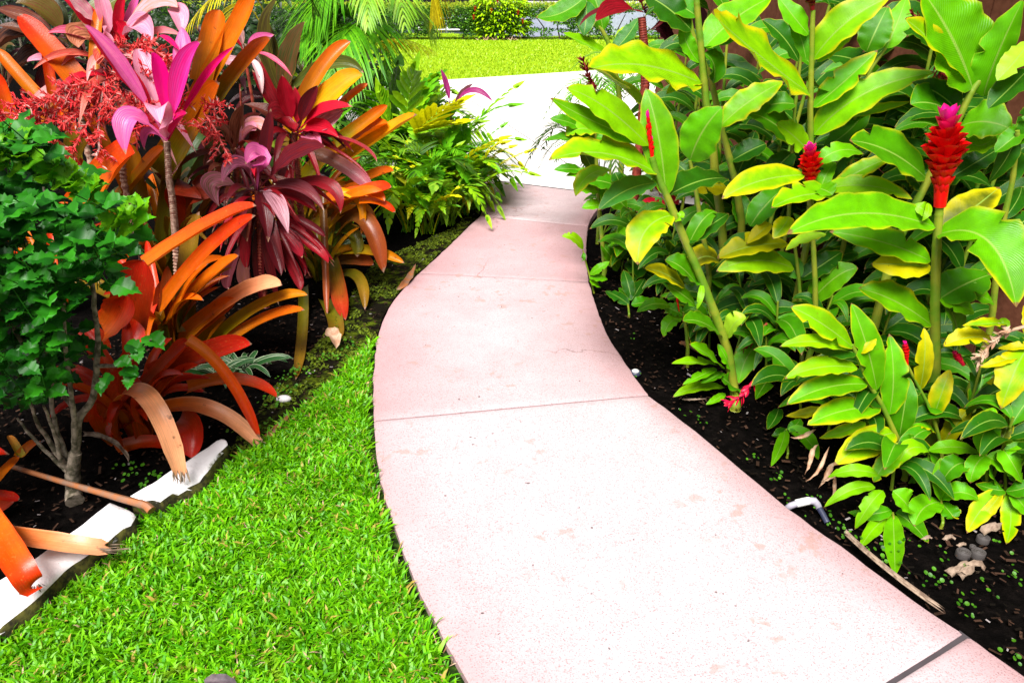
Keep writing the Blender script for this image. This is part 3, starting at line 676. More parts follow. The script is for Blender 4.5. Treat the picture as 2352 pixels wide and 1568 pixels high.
ginger('arching leafy ginger shoot in front with a ladder of big yellow rimmed leaves', 2.15,
    [(1957, 792), (1966, 810), (1995, 879), (2027, 932), (2058, 1000), (2072, 1034), (2080, 1090)], [
    (1960, 798, 1816, 704, 54, .0, 'l', .32, 1886, 742), (1951, 801, 1791, 796, 33, -.06, 'l', .2, 1872, 784), (2014, 896, 1955, 696, 60, .06, 'b', .2, 1990, 792),
    (1970, 845, 1803, 870, 46, -.08, 'l', .25, 1886, 843), (1993, 882, 1807, 929, 56, -.10, 'b', .32, 1898, 890), (2023, 935, 1854, 976, 60, -.12, 'b', .36, 1936, 943),
    (2055, 993, 1916, 1068, 70, -.16, 'l', .42, 1989, 1016), (2043, 952, 2042, 766, 58, .08, 'b', .25, 2052, 862), (2066, 1003, 2088, 866, 56, .06, 'm', .08, 2078, 930),
    (1890, 938, 1804, 955, 24, .03, 'y', .55), (1988, 970, 1881, 1006, 30, .0, 'l', .4), (1975, 810, 2000, 760, 30, .05, 'y', .6)], r=7)
ginger('thin ginger stem with a small red cone and narrow yellow edged leaves', 2.2,
    [(2084, 838), (2113, 894), (2127, 920), (2144, 957), (2162, 1026), (2166, 1080)], [
    (2113, 895, 2122, 752, 38, .03, 'y', .55, 2124, 820), (2144, 958, 2182, 848, 44, .05, 'b', .6, 2164, 900), (2163, 1022, 2228, 934, 42, .03, 'y', .5, 2198, 972), (2147, 992, 2080, 990, 36, -.03, 'b', .4, 2112, 970), (2150, 935, 2200, 1000, 34, .1, 'd', .05)],
    r=5, flowers=[(2083, 838, 2078, 784, 26, dict(rows=8, open_=.15, thin=.8))])
ginger('yellowing ginger plant at the right edge with a withered brown flower spike', 2.15,
    [(2400, 740), (2390, 800), (2372, 900), (2360, 1000)], [
    (2310, 742, 2209, 748, 24, -.05, 'l', .5), (2290, 780, 2166, 795, 40, -.03, 'y', .7, 2225, 775), (2337, 812, 2250, 843, 24, -.04, 'y', .6), (2360, 800, 2299, 939, 78, -.12, 'l', .5, 2332, 850), (2306, 860, 2264, 878, 26, .0, 'y', .8), (2370, 790, 2290, 800, 20, .02, 'y', .7), (2300, 730, 2290, 752, 24, .0, 'l', .2), (2366, 780, 2352, 700, 40, .1, 'o', .4)],
    r=5, flowers=[(2213, 838, 2192, 808, 28, dict(rows=7, per=6, col='pink', open_=.25))])
YOUNG = 'young ginger shoots low in the right bed'
ginger('low ginger shoot nearest the camera with one leaf tip touching the soil', 1.92, [(2051, 1176), (2054, 1200), (2058, 1230)], [
    (2010, 1118, 1893, 1164, 30, -.04, 'l', .1, 1955, 1125), (2028, 1126, 1963, 1215, 36, -.06, 'l', .08, 1998, 1158), (2046, 1186, 1973, 1262, 34, -.06, 'l', .08, 2010, 1210), (2051, 1180, 2056, 1321, 44, -.12, 'b', .08, 2054, 1248), (2057, 1178, 2133, 1247, 42, -.02, 'm', .05, 2092, 1200),
    (2051, 1126, 2090, 1171, 40, .0, 'b', .05), (2018, 1090, 1900, 1096, 30, .02, 'l', .1, 1960, 1080), (2046, 1170, 1955, 1180, 36, .05, 'm', .05), (2048, 1176, 1945, 1176, 24, .08, 'm', .05)], r=4, group=YOUNG, name='young_ginger')
ginger('low ginger shoot in the middle of the front clump with short broad leaves', 1.98, [(2162, 1148), (2164, 1180), (2166, 1200)], [
    (2162, 1152, 2100, 1208, 58, -.08, 'b', .05, 2122, 1166), (2163, 1146, 2250, 1148, 42, -.05, 'b', .08, 2205, 1130), (2162, 1150, 2162, 1050, 36, .03, 'b', .1, 2158, 1100), (2160, 1152, 2190, 1190, 40, .05, 'm', .05), (2164, 1158, 2200, 1188, 26, .0, 'o', .5)], r=4, group=YOUNG, name='young_ginger')
ginger('low ginger shoot at the far right of the front clump with hanging yellow tipped leaves', 1.95, [(2306, 1128), (2308, 1160), (2310, 1190)], [
    (2298, 1128, 2221, 1224, 48, -.06, 'l', .45, 2255, 1168), (2314, 1132, 2311, 1249, 40, -.08, 'l', .4, 2322, 1190), (2320, 1128, 2356, 1176, 36, -.03, 'b', .1), (2310, 1128, 2380, 1100, 40, .0, 'm', .1), (2300, 1126, 2225, 1200, 22, .03, 'y', .5), (2306, 1125, 2240, 1110, 30, .05, 'm', .2)], r=4, group=YOUNG, name='young_ginger')
ginger('young ginger shoot with a curved leaf arching left beside the long ladder leaved shoot', 2.06, [(2132, 1036), (2134, 1070), (2136, 1120)], [
    (2072, 1032, 2006, 1107, 46, -.08, 'b', .3, 2034, 1064), (2133, 1036, 2060, 1074, 40, -.05, 'l', .08, 2090, 1030), (2132, 1034, 2252, 1040, 30, .0, 'b', .08, 2195, 1026), (2134, 1056, 2162, 1112, 38, -.05, 'b', .05), (2136, 1040, 2170, 1075, 34, .05, 'm', .05), (2130, 1050, 2085, 1110, 34, .05, 'm', .1), (2068, 1010, 2120, 1030, 30, .05, 'm', .05)], r=4, group=YOUNG, name='young_ginger')
ginger('young ginger shoot with one tall upright blade and a drooping one under the yellowing plant', 2.0, [(2264, 1043), (2266, 1080), (2268, 1130)], [
    (2262, 1048, 2286, 936, 56, .05, 'b', .1, 2262, 985), (2264, 1046, 2229, 1109, 46, -.07, 'b', .08, 2240, 1070), (2222, 1062, 2162, 1110, 52, -.03, 'm', .1, 2190, 1072), (2266, 1046, 2330, 1090, 36, .0, 'b', .1), (2266, 1050, 2272, 1120, 34, .05, 'm', .1), (2290, 1020, 2312, 950, 30, .08, 'o', .3)], r=4, group=YOUNG, name='young_ginger')
ginger('young ginger shoot cut by the right edge of the picture above the front clump', 2.0, [(2306, 1032), (2308, 1070), (2310, 1130)], [
    (2306, 1034, 2350, 1110, 42, -.05, 'b', .08, 2325, 1062), (2308, 1032, 2380, 985, 34, .05, 'b', .1), (2306, 1030, 2400, 1040, 40, .0, 'm', .1), (2300, 1040, 2330, 1120, 30, .03, 'm', .1)], r=4, group=YOUNG, name='young_ginger')
ginger('small dark ginger shoot on the soil left of the red bud stalk', 3.0, [(1570, 716), (1576, 760), (1580, 800)], [
    (1540, 703, 1462, 717, 28, -.03, 'm', .05, 1500, 698), (1566, 730, 1524, 774, 32, -.08, 'b', .05, 1540, 740), (1570, 718, 1630, 742, 34, .0, 'm', .05, 1600, 712), (1568, 722, 1520, 700, 30, .05, 'm', .05)], r=5,
    flowers=[(1560, 715, 1552, 668, 9, dict(open_=.02, rows=5, per=3, thin=1))], group=YOUNG, name='young_ginger')
ginger('small ginger shoot with a split leaf low by the hanging red flower', 2.5, [(1806, 985), (1808, 1010), (1810, 1040)], [
    (1804, 986, 1771, 1071, 26, -.06, 'b', .05), (1808, 986, 1880, 1056, 36, -.05, 'b', .05, 1850, 1005), (1806, 984, 1772, 1000, 24, .0, 'd', .05), (1808, 984, 1838, 960, 26, .0, 'm', .1)], r=3, group=YOUNG, name='young_ginger')
ginger('small low ginger with narrow leaves near the left of the right bed', 3.9, [(1440, 680), (1445, 720)], [
    (1445, 700, 1390, 668, 24, .0, 'd', .05), (1448, 690, 1422, 660, 20, .0, 'm', .05), (1450, 700, 1500, 690, 26, .0, 'm', .05), (1450, 690, 1480, 640, 30, .0, 'd', .05), (1450, 688, 1432, 620, 30, .0, 'd', .05)], r=3, group=YOUNG, name='young_ginger')
ginger('bushy green ginger at the path edge below the long left pointing leaves', 4.1,
    [(1366, 293), (1368, 334), (1372, 420), (1378, 500), (1384, 560), (1390, 620)], [
    (1366, 300, 1298, 312, 42, -.05, 'l', .35, 1330, 296), (1333, 293, 1263, 273, 26, -.05, 'm', .05), (1368, 315, 1418, 322, 24, .0, 'm', .05), (1366, 326, 1248, 324, 22, -.08, 'm', .08), (1366, 340, 1330, 262, 40, .05, 'm', .1), (1376, 330, 1470, 300, 36, .1, 'm', .05),
    (1340, 392, 1272, 390, 22, -.05, 'm', .05), (1370, 400, 1300, 404, 22, -.05, 'b', .15), (1425, 430, 1338, 412, 42, -.05, 'm', .08), (1412, 396, 1428, 436, 28, .0, 'd', .05), (1378, 440, 1318, 430, 24, .0, 'b', .1), (1380, 430, 1440, 480, 50, -.05, 'm', .0), (1386, 470, 1336, 478, 26, -.05, 'b', .05),
    (1400, 560, 1470, 530, 52, -.1, 'b', .02), (1400, 600, 1440, 540, 48, .0, 'm', .0), (1420, 620, 1380, 560, 40, .0, 'm', .0), (1430, 640, 1500, 600, 50, -.1, 'd', .0), (1440, 600, 1500, 640, 44, -.1, 'd', .0), (1430, 560, 1450, 490, 40, 0, 'm', 0), (1450, 580, 1500, 540, 40, 0, 'd', 0)], r=6)
ginger('slim leaning shoot with a single pale leaf over the path edge', 3.9, [(1339, 575), (1342, 590), (1352, 625), (1358, 648)], [(1340, 572, 1290, 543, 22, -.05, 'l', .1, 1318, 546), (1341, 580, 1337, 600, 10, 0, 'm', 0), (1354, 630, 1400, 600, 20, 0, 'b', 0), (1354, 635, 1395, 640, 18, 0, 'b', 0), (1356, 640, 1380, 660, 16, 0, 'b', 0)], r=2.5, group=YOUNG, name='young_ginger')
# tall broad leaved plant by the corner of the house
ginger('broad leaved green plant with hanging blades in front of the far lawn', 5.2, [(1372, 60), (1383, 70), (1396, 95), (1405, 125), (1420, 200), (1430, 300)], [
    (1345, -8, 1231, 40, 44, -.1, 'm', .15, 1290, 30), (1346, 4, 1340, 82, 46, -.1, 'g', .12, 1346, 44), (1386, 72, 1358, -24, 46, .1, 'm', .1), (1398, 126, 1293, 76, 24, -.15, 'l', .1, 1350, 104), (1408, 118, 1468, 40, 36, .1, 'g', .0, 1440, 84), (1425, 130, 1438, 60, 40, .2, 'p', .0), (1450, 130, 1470, 95, 40, .2, 'l', 0)], r=7, name='broad_leaf_plant', cat='plant', group=None)

# background stalks in the shade by the wall
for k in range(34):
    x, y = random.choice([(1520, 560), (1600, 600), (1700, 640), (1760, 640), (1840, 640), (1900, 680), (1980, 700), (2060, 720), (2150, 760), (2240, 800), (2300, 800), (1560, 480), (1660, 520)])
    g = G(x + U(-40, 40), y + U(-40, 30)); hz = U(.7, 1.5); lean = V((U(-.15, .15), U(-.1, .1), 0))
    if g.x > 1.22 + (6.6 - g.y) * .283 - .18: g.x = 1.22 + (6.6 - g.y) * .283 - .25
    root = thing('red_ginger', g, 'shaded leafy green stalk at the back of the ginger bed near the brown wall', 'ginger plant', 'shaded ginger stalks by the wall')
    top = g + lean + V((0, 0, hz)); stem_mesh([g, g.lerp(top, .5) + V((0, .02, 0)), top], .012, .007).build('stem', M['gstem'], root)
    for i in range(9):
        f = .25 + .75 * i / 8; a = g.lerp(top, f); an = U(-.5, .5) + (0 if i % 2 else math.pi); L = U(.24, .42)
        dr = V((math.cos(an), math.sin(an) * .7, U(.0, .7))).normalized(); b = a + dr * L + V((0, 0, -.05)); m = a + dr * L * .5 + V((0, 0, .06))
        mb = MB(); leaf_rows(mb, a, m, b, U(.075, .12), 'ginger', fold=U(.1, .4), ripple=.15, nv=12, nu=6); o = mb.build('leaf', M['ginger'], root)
        c = GT[random.choice('mddd')]; o['tint'] = list(c); o['yel'] = U(0, .12)  # mostly dark tints, painting in the shade at the back

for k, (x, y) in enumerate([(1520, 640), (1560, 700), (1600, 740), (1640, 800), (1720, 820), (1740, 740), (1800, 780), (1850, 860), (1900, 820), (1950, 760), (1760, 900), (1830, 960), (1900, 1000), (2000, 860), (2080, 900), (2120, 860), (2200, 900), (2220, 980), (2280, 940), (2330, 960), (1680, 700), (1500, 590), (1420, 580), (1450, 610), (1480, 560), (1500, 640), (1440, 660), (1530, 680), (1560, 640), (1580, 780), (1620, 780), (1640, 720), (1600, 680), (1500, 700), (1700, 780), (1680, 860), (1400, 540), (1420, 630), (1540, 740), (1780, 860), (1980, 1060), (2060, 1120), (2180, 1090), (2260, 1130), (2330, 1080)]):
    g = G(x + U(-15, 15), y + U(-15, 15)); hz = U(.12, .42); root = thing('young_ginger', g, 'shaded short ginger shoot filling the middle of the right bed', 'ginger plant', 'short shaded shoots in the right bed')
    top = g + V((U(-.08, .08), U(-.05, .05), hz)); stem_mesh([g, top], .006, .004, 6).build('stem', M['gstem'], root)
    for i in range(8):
        an = i * 2.4 + U(-.4, .4); f = U(.45, 1); a = g.lerp(top, f); L = U(.13, .27); d = V((math.cos(an), math.sin(an) * .9, U(.0, .8))).normalized(); mb = MB(); leaf_rows(mb, a, a + d * L * .5 + V((0, 0, .03)), a + d * L - V((0, 0, .04)), L * U(.26, .36), 'ginger', fold=U(.1, .4), ripple=.15, nv=10, nu=6); o = mb.build('leaf', M['ginger'], root); o['tint'] = list(GT[random.choice('mddd')]); o['yel'] = U(0, .2)  # mostly dark tints put the inner shade of the bed into the leaf colour
# hanging and spent flowers
def bract_spike(label, Y, pts, wpx, col, head=True):
    P = [PY(x, y, Y) for x, y in pts]; root = thing('ginger_flower_spike', P[0], label, 'flower', 'hanging and spent ginger flowers')
    stem_mesh(P, px(3, P[0]), px(2, P[-1])).build('stem', M['redstem'], root)
    mb = MB()
    for i in range(len(P) - 1):
        a, b = P[i], P[i + 1]; ax = (b - a).normalized()
        for k in range(max(2, int((b - a).length / .012))):
            for j in range(3):
                an = U(0, 6.3); q = a.lerp(b, U(0, 1)); o1 = ax.cross(V((.2, 1, .3))).normalized(); o2 = ax.cross(o1); out = o1 * math.cos(an) + o2 * math.sin(an); L = px(wpx * .62, q) * U(.7, 1.2)
                t = q + ax * L * .8 + out * L * .7; leaf_rows(mb, q, q.lerp(t, .5) + out * L * .15, t, L * .42, 'lance', fold=.5, nv=5, nu=4, up=-out + ax * .5)
    o = mb.build('bracts', M['flower'], root); c = FL[col]; o['tint'] = list(c[0]); o['tint2'] = list(c[1])
    return root
t = bract_spike('bright pink red flower hanging low over the soil by the front leaves', 2.5, [(1732, 872), (1718, 892), (1700, 912), (1676, 925)], 34, 'pink')
t = bract_spike('dark red spent flower hanging among stems above the bright pink one', 2.8, [(1762, 742), (1745, 760), (1728, 785), (1708, 800)], 26, 'dark')
t = bract_spike('dark red drooping spent flower behind the largest red flower', 2.95, [(2152, 120), (2160, 160), (2168, 195), (2160, 225)], 40, 'dark')
t = bract_spike('dark red spent flower peeping out at the top right', 2.95, [(2122, 52), (2108, 42), (2092, 30)], 26, 'dark')
t = bract_spike('slender dark red flower leaning over the driveway left of the ginger', 4.2, [(1372, 222), (1358, 190), (1346, 160), (1338, 134)], 26, 'dark')
root = thing('withered_flower_spike', PY(2349, 751, 2.1), 'withered brown flower spike leaning from the right edge', 'flower', 'hanging and spent ginger flowers')
P = [PY(x, y, 2.1) for x, y in [(2352, 750), (2310, 762), (2280, 785), (2256, 812), (2246, 840)]]; stem_mesh(P, .006, .003).build('stem', M['dry'], root)
mb = MB()
for k in range(60):
    f = U(.15, 1) * (len(P) - 1); i = min(int(f), len(P) - 2); q = P[i].lerp(P[i + 1], f - i); d = V((U(-1, .2), U(-.5, .5), U(-1, .6))).normalized(); L = U(.015, .04)
    leaf_rows(mb, q, q + d * L * .5, q + d * L, L * .3, 'lance', fold=.5, nv=4, nu=2)
mb.build('bracts', M['dry'], root)
# dried hanging leaves under the ladder leaved shoot
mb = MB()
for a, m, b, w_ in [((1880, 1020), (1862, 1050), (1848, 1090), 16), ((1905, 1025), (1885, 1070), (1850, 1105), 12), ((1925, 1060), (1900, 1085), (1880, 1120), 18), ((1940, 1070), (1915, 1090), (1885, 1105), 14), ((1875, 985), (1850, 1000), (1815, 1003), 14), ((1920, 1090), (1915, 1120), (1905, 1160), 12)]:
    leaf_rows(mb, PY(*a, 2.12), PY(*m, 2.08), PY(*b, 2.05), px(w_, PY(*m, 2.1)), 'lance', fold=.8, ripple=.5, nv=10, nu=4, twist=2.5)
tag(mb.build('withered_leaves', M['dry'], None, org=PY(1880, 1060, 2.1)), 'curled brown withered leaves hanging under the front ginger shoot', 'dead leaves')

# dark cordylines on the right
def ti_leaf(root, Y0, bx, by, tx, ty, w_, dY, c1, c2, mx=None, my=None, prof='ti', **kw):
    a = PY(bx, by, Y0 + kw.get('bY', 0)); b = PY(tx, ty, Y0 + dY); L = (b - a).length
    m = PY(mx, my, Y0 + dY * .5) if mx is not None else (a + b) * .5 + V((0, 0, .06 * L)); roll = kw.get('roll', U(-.3, .3))
    mb = MB(); leaf_rows(mb, a, m, b, true_width(a, m, b, w_, roll) * 1.05, prof, fold=kw.get('fold', U(.3, .75)), ripple=U(.02, .14), roll=roll, nv=20, nu=8, twist=kw.get('twist', U(-.5, .5)))
    o = mb.build('leaf', M['ti'], root); k = U(.85, 1.15); o['tint'] = [x * k for x in TT[c1]]; o['tint2'] = [x * k for x in TT[c2]]; return o
TT = {'wine': (.13, .006, .008), 'red': (.32, .006, .016), 'crim': (.52, .005, .026), 'mag': (.74, .003, .20), 'pur': (.56, .045, .30), 'pink': (.70, .17, .32), 'pale': (.74, .36, .44), 'peach': (.55, .20, .11), 'dpur': (.06, .007, .014), 'brown': (.16, .05, .02), 'olive': (.12, .11, .012), 'grey': (.17, .05, .065), 'drk': (.02, .004, .006), 'dgreen': (.03, .06, .012), 'white': (.70, .55, .50)}
root = thing('ti_plant', V((PY(1480, 114, 4.9).x, 4.9, 0)), 'dark wine red ti plant on a ringed red stem beside the house corner', 'ti plant', 'ti plants')
stem_mesh([V((PY(1480, 114, 4.9).x, 4.9, 0)), PY(1482, 200, 4.9), PY(1480, 114, 4.9), PY(1474, 40, 4.9)], .03, .024, 8, 1, .12).build('stem', M['redstem'], root)
for L in [(1478, 30, 1367, 50, 34, -.3, 'wine', 'red', 1424, 26), (1478, 28, 1330, 62, 11, -.2, 'wine', 'dpur', 1389, 24), (1480, 30, 1600, 70, 46, -.1, 'drk', 'drk', 1540, 20), (1478, 25, 1580, -20, 40, .1, 'drk', 'wine', 1530, -5), (1484, 34, 1489, 72, 14, -.1, 'drk', 'wine', 1520, 44), (1500, 70, 1548, 112, 30, 0, 'drk', 'dpur', 1516, 78), (1478, 22, 1450, -40, 36, 0, 'drk', 'wine'), (1480, 30, 1610, 130, 60, .2, 'drk', 'drk', 1570, 50), (1478, 22, 1530, -50, 40, 0, 'drk', 'drk')]: ti_leaf(root, 4.9, *L)
root = thing('ti_plant', G(1520, 560), 'small red leaved ti plant low behind the left ginger stalk', 'ti plant', 'ti plants')
stem_mesh([G(1520, 560), PY(1520, 455, YG(560))], .012, .009).build('stem', M['redstem'], root)
for L in [(1520, 455, 1462, 488, 22, -.1, 'red', 'crim'), (1520, 452, 1510, 490, 22, -.1, 'red', 'red'), (1500, 405, 1468, 440, 22, -.05, 'brown', 'peach'), (1520, 448, 1560, 470, 24, 0, 'wine', 'red'), (1516, 450, 1490, 400, 20, 0, 'wine', 'red'), (1520, 450, 1545, 400, 24, 0, 'wine', 'wine')]: ti_leaf(root, YG(560), *L)

# ------------------------------------------------------------------ palms and ferns
def frond_mesh(mb, a, m, b, pairs, L, wd, ang=.9, droop=.35, start=.18, rr=.006, up=None, taper=.55, segs=4, lobes=False):
    pts = [bez(a, m, b, k / 14)[0] for k in range(15)]
    mb.tube(pts, [rr * (1 - .75 * k / 14) for k in range(15)], 5)
    for i in range(pairs):
        v = start + (1 - start) * (i + .5) / pairs; p, t = bez(a, m, b, v); t.normalize(); s = t.cross(up if up else V((0, .15, 1)))
        s = s.normalized() if s.length > .05 else V((1, 0, 0)); n = s.cross(t).normalized()
        l = L * (math.sin(math.pi * min(1, .22 + .75 * v)) ** .7) * (1 - taper * max(0, v - .7)) * U(.9, 1.08)
        for sg in (-1, 1):
            if random.random() < .03: continue
            aa = ang * U(.9, 1.1) * (1 - .45 * v); d = (t * math.cos(aa) + s * sg * math.sin(aa) + n * U(.0, .22)).normalized()
            rows = []; uvr = []; wv = d.cross(n).normalized()
            for k in range(segs + 1):
                f = k / segs; c = p + d * l * f + V((0, 0, -droop * l * f * f)); wk = wd * (.55 + 1.6 * f * (1 - f) if k < segs else .05) if not lobes else wd * (.8 + .9 * math.sin(math.pi * f * .9) if k < segs else .25)
                rows.append([c - wv * wk * .5, c + n * wk * .12, c + wv * wk * .5]); uvr.append([(0, f), (.5, f), (1, f)])
            mb.grid(rows, uvr)
    if lobes:
        p, t = bez(a, m, b, .94); leaf_rows(mb, p, (p + b) * .5, b + t.normalized() * L * .5, wd * 1.9, 'lance', fold=.15, nv=6, nu=4)
def palm(label, base, trunk, fronds, mat='palm', name='palm', group='palms', tr=.026):
    root = thing(name, base, label, 'palm', group)
    if trunk: stem_mesh(trunk, tr, tr * .8, 10, 1, .05).build('trunk', M['gstem'], root)
    for f in fronds:
        mb = MB(); frond_mesh(mb, *f[0], **f[1]); mb.build('frond', M[f[2] if len(f) > 2 else mat], root)
    return root
def q3(p): return [PY(*x) for x in p]
top = PY(838, 40, 8.1)
D = dict
palm('areca palm with feathery arching fronds at the top centre left', G(838, 330), [G(838, 330), PY(838, 160, 8.1), top], [
    (q3([(836, 60, 8.1), (760, -60, 8.0), (720, 150, 7.6)]), D(pairs=34, L=.62, wd=.022, ang=.8, droop=.5)),
    (q3([(836, 90, 8.1), (770, 20, 7.8), (690, 110, 7.4)]), D(pairs=34, L=.62, wd=.024, ang=.8, droop=.55)), (q3([(836, 100, 8.1), (800, 60, 7.6), (760, 180, 7.0)]), D(pairs=34, L=.60, wd=.024, ang=.8, droop=.5)), (q3([(836, 60, 8.1), (790, -80, 8.4), (735, 30, 8.5)]), D(pairs=34, L=.7, wd=.026, ang=.8, droop=.7)), (q3([(838, 90, 8.1), (850, 60, 7.6), (800, 230, 6.8)]), D(pairs=30, L=.5, wd=.02, ang=.8, droop=.5)), (q3([(838, 90, 8.1), (880, 80, 8.4), (900, 190, 8.2)]), D(pairs=30, L=.4, wd=.016, droop=.5)), (q3([(836, 90, 8.1), (700, 30, 8.6), (640, 140, 8.4)]), D(pairs=34, L=.6, wd=.024, droop=.6), 'palmdark'),
    (q3([(836, 60, 8.1), (740, -20, 8.3), (660, -40, 8.3)]), D(pairs=30, L=.55, wd=.022, droop=.6)),
    (q3([(838, 50, 8.1), (790, -40, 7.8), (700, 60, 7.4)]), D(pairs=34, L=.60, wd=.022, droop=.5)),
    (q3([(838, 40, 8.1), (842, -60, 7.6), (845, 60, 7.0)]), D(pairs=24, L=.46, wd=.022, ang=.6, droop=.45), 'palmlight'),
    (q3([(838, 40, 8.1), (890, -70, 7.9), (930, 60, 7.4)]), D(pairs=24, L=.46, wd=.02, ang=.8, droop=.4), 'palmlight'),
    (q3([(838, 60, 8.1), (930, 10, 8.2), (985, 80, 8.2)]), D(pairs=34, L=.42, wd=.016, droop=.7), 'palmlight'),
    (q3([(836, 130, 8.1), (900, 90, 8.2), (998, 118, 8.2)]), D(pairs=30, L=.26, wd=.012, droop=.8), 'palmyellow'),
    (q3([(838, 50, 8.1), (960, -80, 8.2), (995, 40, 8.2)]), D(pairs=30, L=.42, wd=.022, ang=.5, droop=.8, taper=.2), 'palmyellow'),
    (q3([(836, 70, 8.1), (780, 40, 8.0), (730, 150, 7.6)]), D(pairs=30, L=.5, wd=.02, droop=.5), 'palmdark'),
    (q3([(838, 60, 8.1), (800, 60, 8.0), (780, 170, 7.8)]), D(pairs=28, L=.45, wd=.018, droop=.5), 'palmdark'),
    (q3([(838, 60, 8.1), (870, 40, 8.3), (910, 110, 8.3)]), D(pairs=28, L=.40, wd=.016, droop=.5)),
], tr=.045)
b0 = G(640, 420)
palm('yellow fronded palm behind the pink ti plants', b0, [b0, PY(600, 140, b0.y)], [
    (q3([(620, 60, b0.y), (540, -30, b0.y - .2), (425, 70, b0.y - .5)]), D(pairs=22, L=.30, wd=.016, droop=.7), 'palmyellow'),
    (q3([(610, 80, b0.y), (560, 10, b0.y), (520, 70, b0.y - .3)]), D(pairs=20, L=.26, wd=.015, droop=.7), 'palmyellow'),
    (q3([(600, 60, b0.y), (600, -60, b0.y), (560, -90, b0.y)]), D(pairs=20, L=.3, wd=.015), 'palmdark'),
    (q3([(600, 60, b0.y), (680, -30, b0.y), (720, 20, b0.y)]), D(pairs=24, L=.35, wd=.018), 'palmdark')], tr=.03)
for k, (x, y, lab) in enumerate([(880, 470, 'small feathery palm behind the drooping pink white leaf'), (950, 500, 'small feathery palm in the middle of the ferns by the path'), (905, 330, 'small dark feathery palm beside the tips of the orange leaves'), (1010, 470, 'small feathery palm nearest the path among the ferns'), (790, 350, 'shaded small palm under the areca palm'), (840, 250, 'dark small palm in front of the areca trunk')]):
    g = G(x, y); fr = []
    for i in range(14):
        an = i * 2.4 + U(-.3, .3); L = U(.35, .65); d = V((math.cos(an), math.sin(an) * .8, 0)); a = g + V((0, 0, .05)); m = g + d * L * .45 + V((0, 0, L * .75)); b = g + d * L + V((0, 0, L * U(.45, .8)))
        fr.append(((a, m, b), D(pairs=20, L=U(.18, .26), wd=.013, droop=.25, start=.35, rr=.004), random.choice(['palm', 'palm', 'palmlight', 'palmdark'])))
    palm(lab, g, None, fr, name='small_palm', group='small palms along the left bed')
for x, y, lab, mt in [(1372, 560, 'thin leaved small palm leaning over the path under the ginger', 'palmdark'), (1400, 420, 'feathery small palm at the corner of the right bed and driveway', 'palm'), (1465, 330, 'feathery palm in front of the house corner', 'palm')]:
    g = G(x, y); fr = []
    for i in range(9):
        an = math.pi + (i - 4) * .42 + U(-.2, .2); L = U(.38, .55) if y > 440 else U(.5, .8); d = V((math.cos(an), math.sin(an) * .9, 0)); a = g + V((0, 0, .3 if y > 400 else .5)); m = g + d * L * .5 + V((0, 0, L * .6 + .45)); b = g + d * L * 1.0 + V((0, 0, L * U(.2, .6) + .38))
        fr.append(((a, m, b), D(pairs=18, L=.17, wd=.012, droop=.12, start=.3, rr=.004), mt))
    palm(lab, g, [g, g + V((0, 0, .3 if y > 400 else .5))], fr, name='small_palm', group='small palms in the right bed', tr=.012)

def fern(label, g, n, h, mats, hand=()):
    root = thing('fern', g, label, 'fern', 'yellow green ferns along the left edge of the path')
    n = int(n * 1.8); h *= 1.12
    for i in range(n):
        an = i * 2.4 + U(-.4, .4); L = h * U(.7, 1.25); d = V((math.cos(an), math.sin(an) * .8, 0)); rx = U(.4, 1.1)
        a = g + V((U(-.05, .05), U(-.05, .05), 0)); m = a + d * L * rx * .45 + V((0, 0, L * .62)); b = a + d * L * rx + V((0, 0, L * U(.15, 1.0)))
        mb = MB(); frond_mesh(mb, a, m, b, random.choice([8, 9, 11]), L * U(.18, .29), L * .036, ang=.9, droop=.2, start=.3, rr=.004, segs=5, lobes=True); mb.build('frond', M[random.choice(mats)], root)
    for (P, kw, mt) in hand:
        mb = MB(); frond_mesh(mb, *q3(P), lobes=True, segs=5, rr=.004, **kw); mb.build('frond', M[mt], root)
f2 = ['fern', 'fern', 'fern', 'palm', 'fern', 'fernyellow']
fern('fern nearest the camera, its pale lobed fronds lying over the mossy soil', G(935, 530), 13, .42, f2)
fern('fern with drooping yellow lobes touching the path at the narrowest joint', G(1062, 492), 15, .46, ['fern', 'fernyellow', 'fern', 'palm'])
fern('dense green fern between the small palms', G(1000, 490), 15, .55, f2)
fern('tall fern with a bright yellow frond spreading over the white driveway', G(1010, 420), 12, .60, f2, [([(940, 340, 5.9), (975, 285, 5.8), (1062, 232, 5.6)], D(pairs=9, L=.30, wd=.036, ang=.9, droop=.1, start=.3), 'fernyellow'), ([(930, 330, 6.0), (970, 300, 5.8), (1060, 280, 5.6)], D(pairs=9, L=.24, wd=.034, ang=.8, droop=.1, start=.35), 'fernyellow'), ([(1045, 400, 5.9), (1060, 330, 5.8), (1070, 280, 5.8)], D(pairs=6, L=.1, wd=.05, ang=.8, droop=0, start=.1), 'palm')])
fern('tall upright fern with a pale ladder like frond in front of the lawn', G(930, 380), 10, .65, f2, [([(932, 320, 6.3), (938, 230, 6.3), (955, 150, 6.3)], D(pairs=9, L=.24, wd=.036, ang=1.1, droop=.1, start=.2), 'fern'), ([(905, 330, 6.4), (885, 260, 6.4), (870, 205, 6.4)], D(pairs=9, L=.20, wd=.034, ang=.9, droop=.1, start=.2), 'fern'), ([(900, 300, 6.6), (905, 220, 6.6), (918, 140, 6.6)], D(pairs=7, L=.12, wd=.05, ang=.6, droop=0, start=.1), 'palmdark')])
fern('shaded fern behind the orange leaf tips', G(870, 420), 12, .5, ['palm', 'fern', 'palmdark'])
fern('fern right beside the white driveway edge', G(1052, 452), 18, .42, ['fern', 'palm', 'fernyellow', 'fern'])
fern('fern hanging over the path edge just beyond the nearest joint', G(1085, 478), 18, .34, ['fern', 'fern', 'fernyellow', 'palm'])
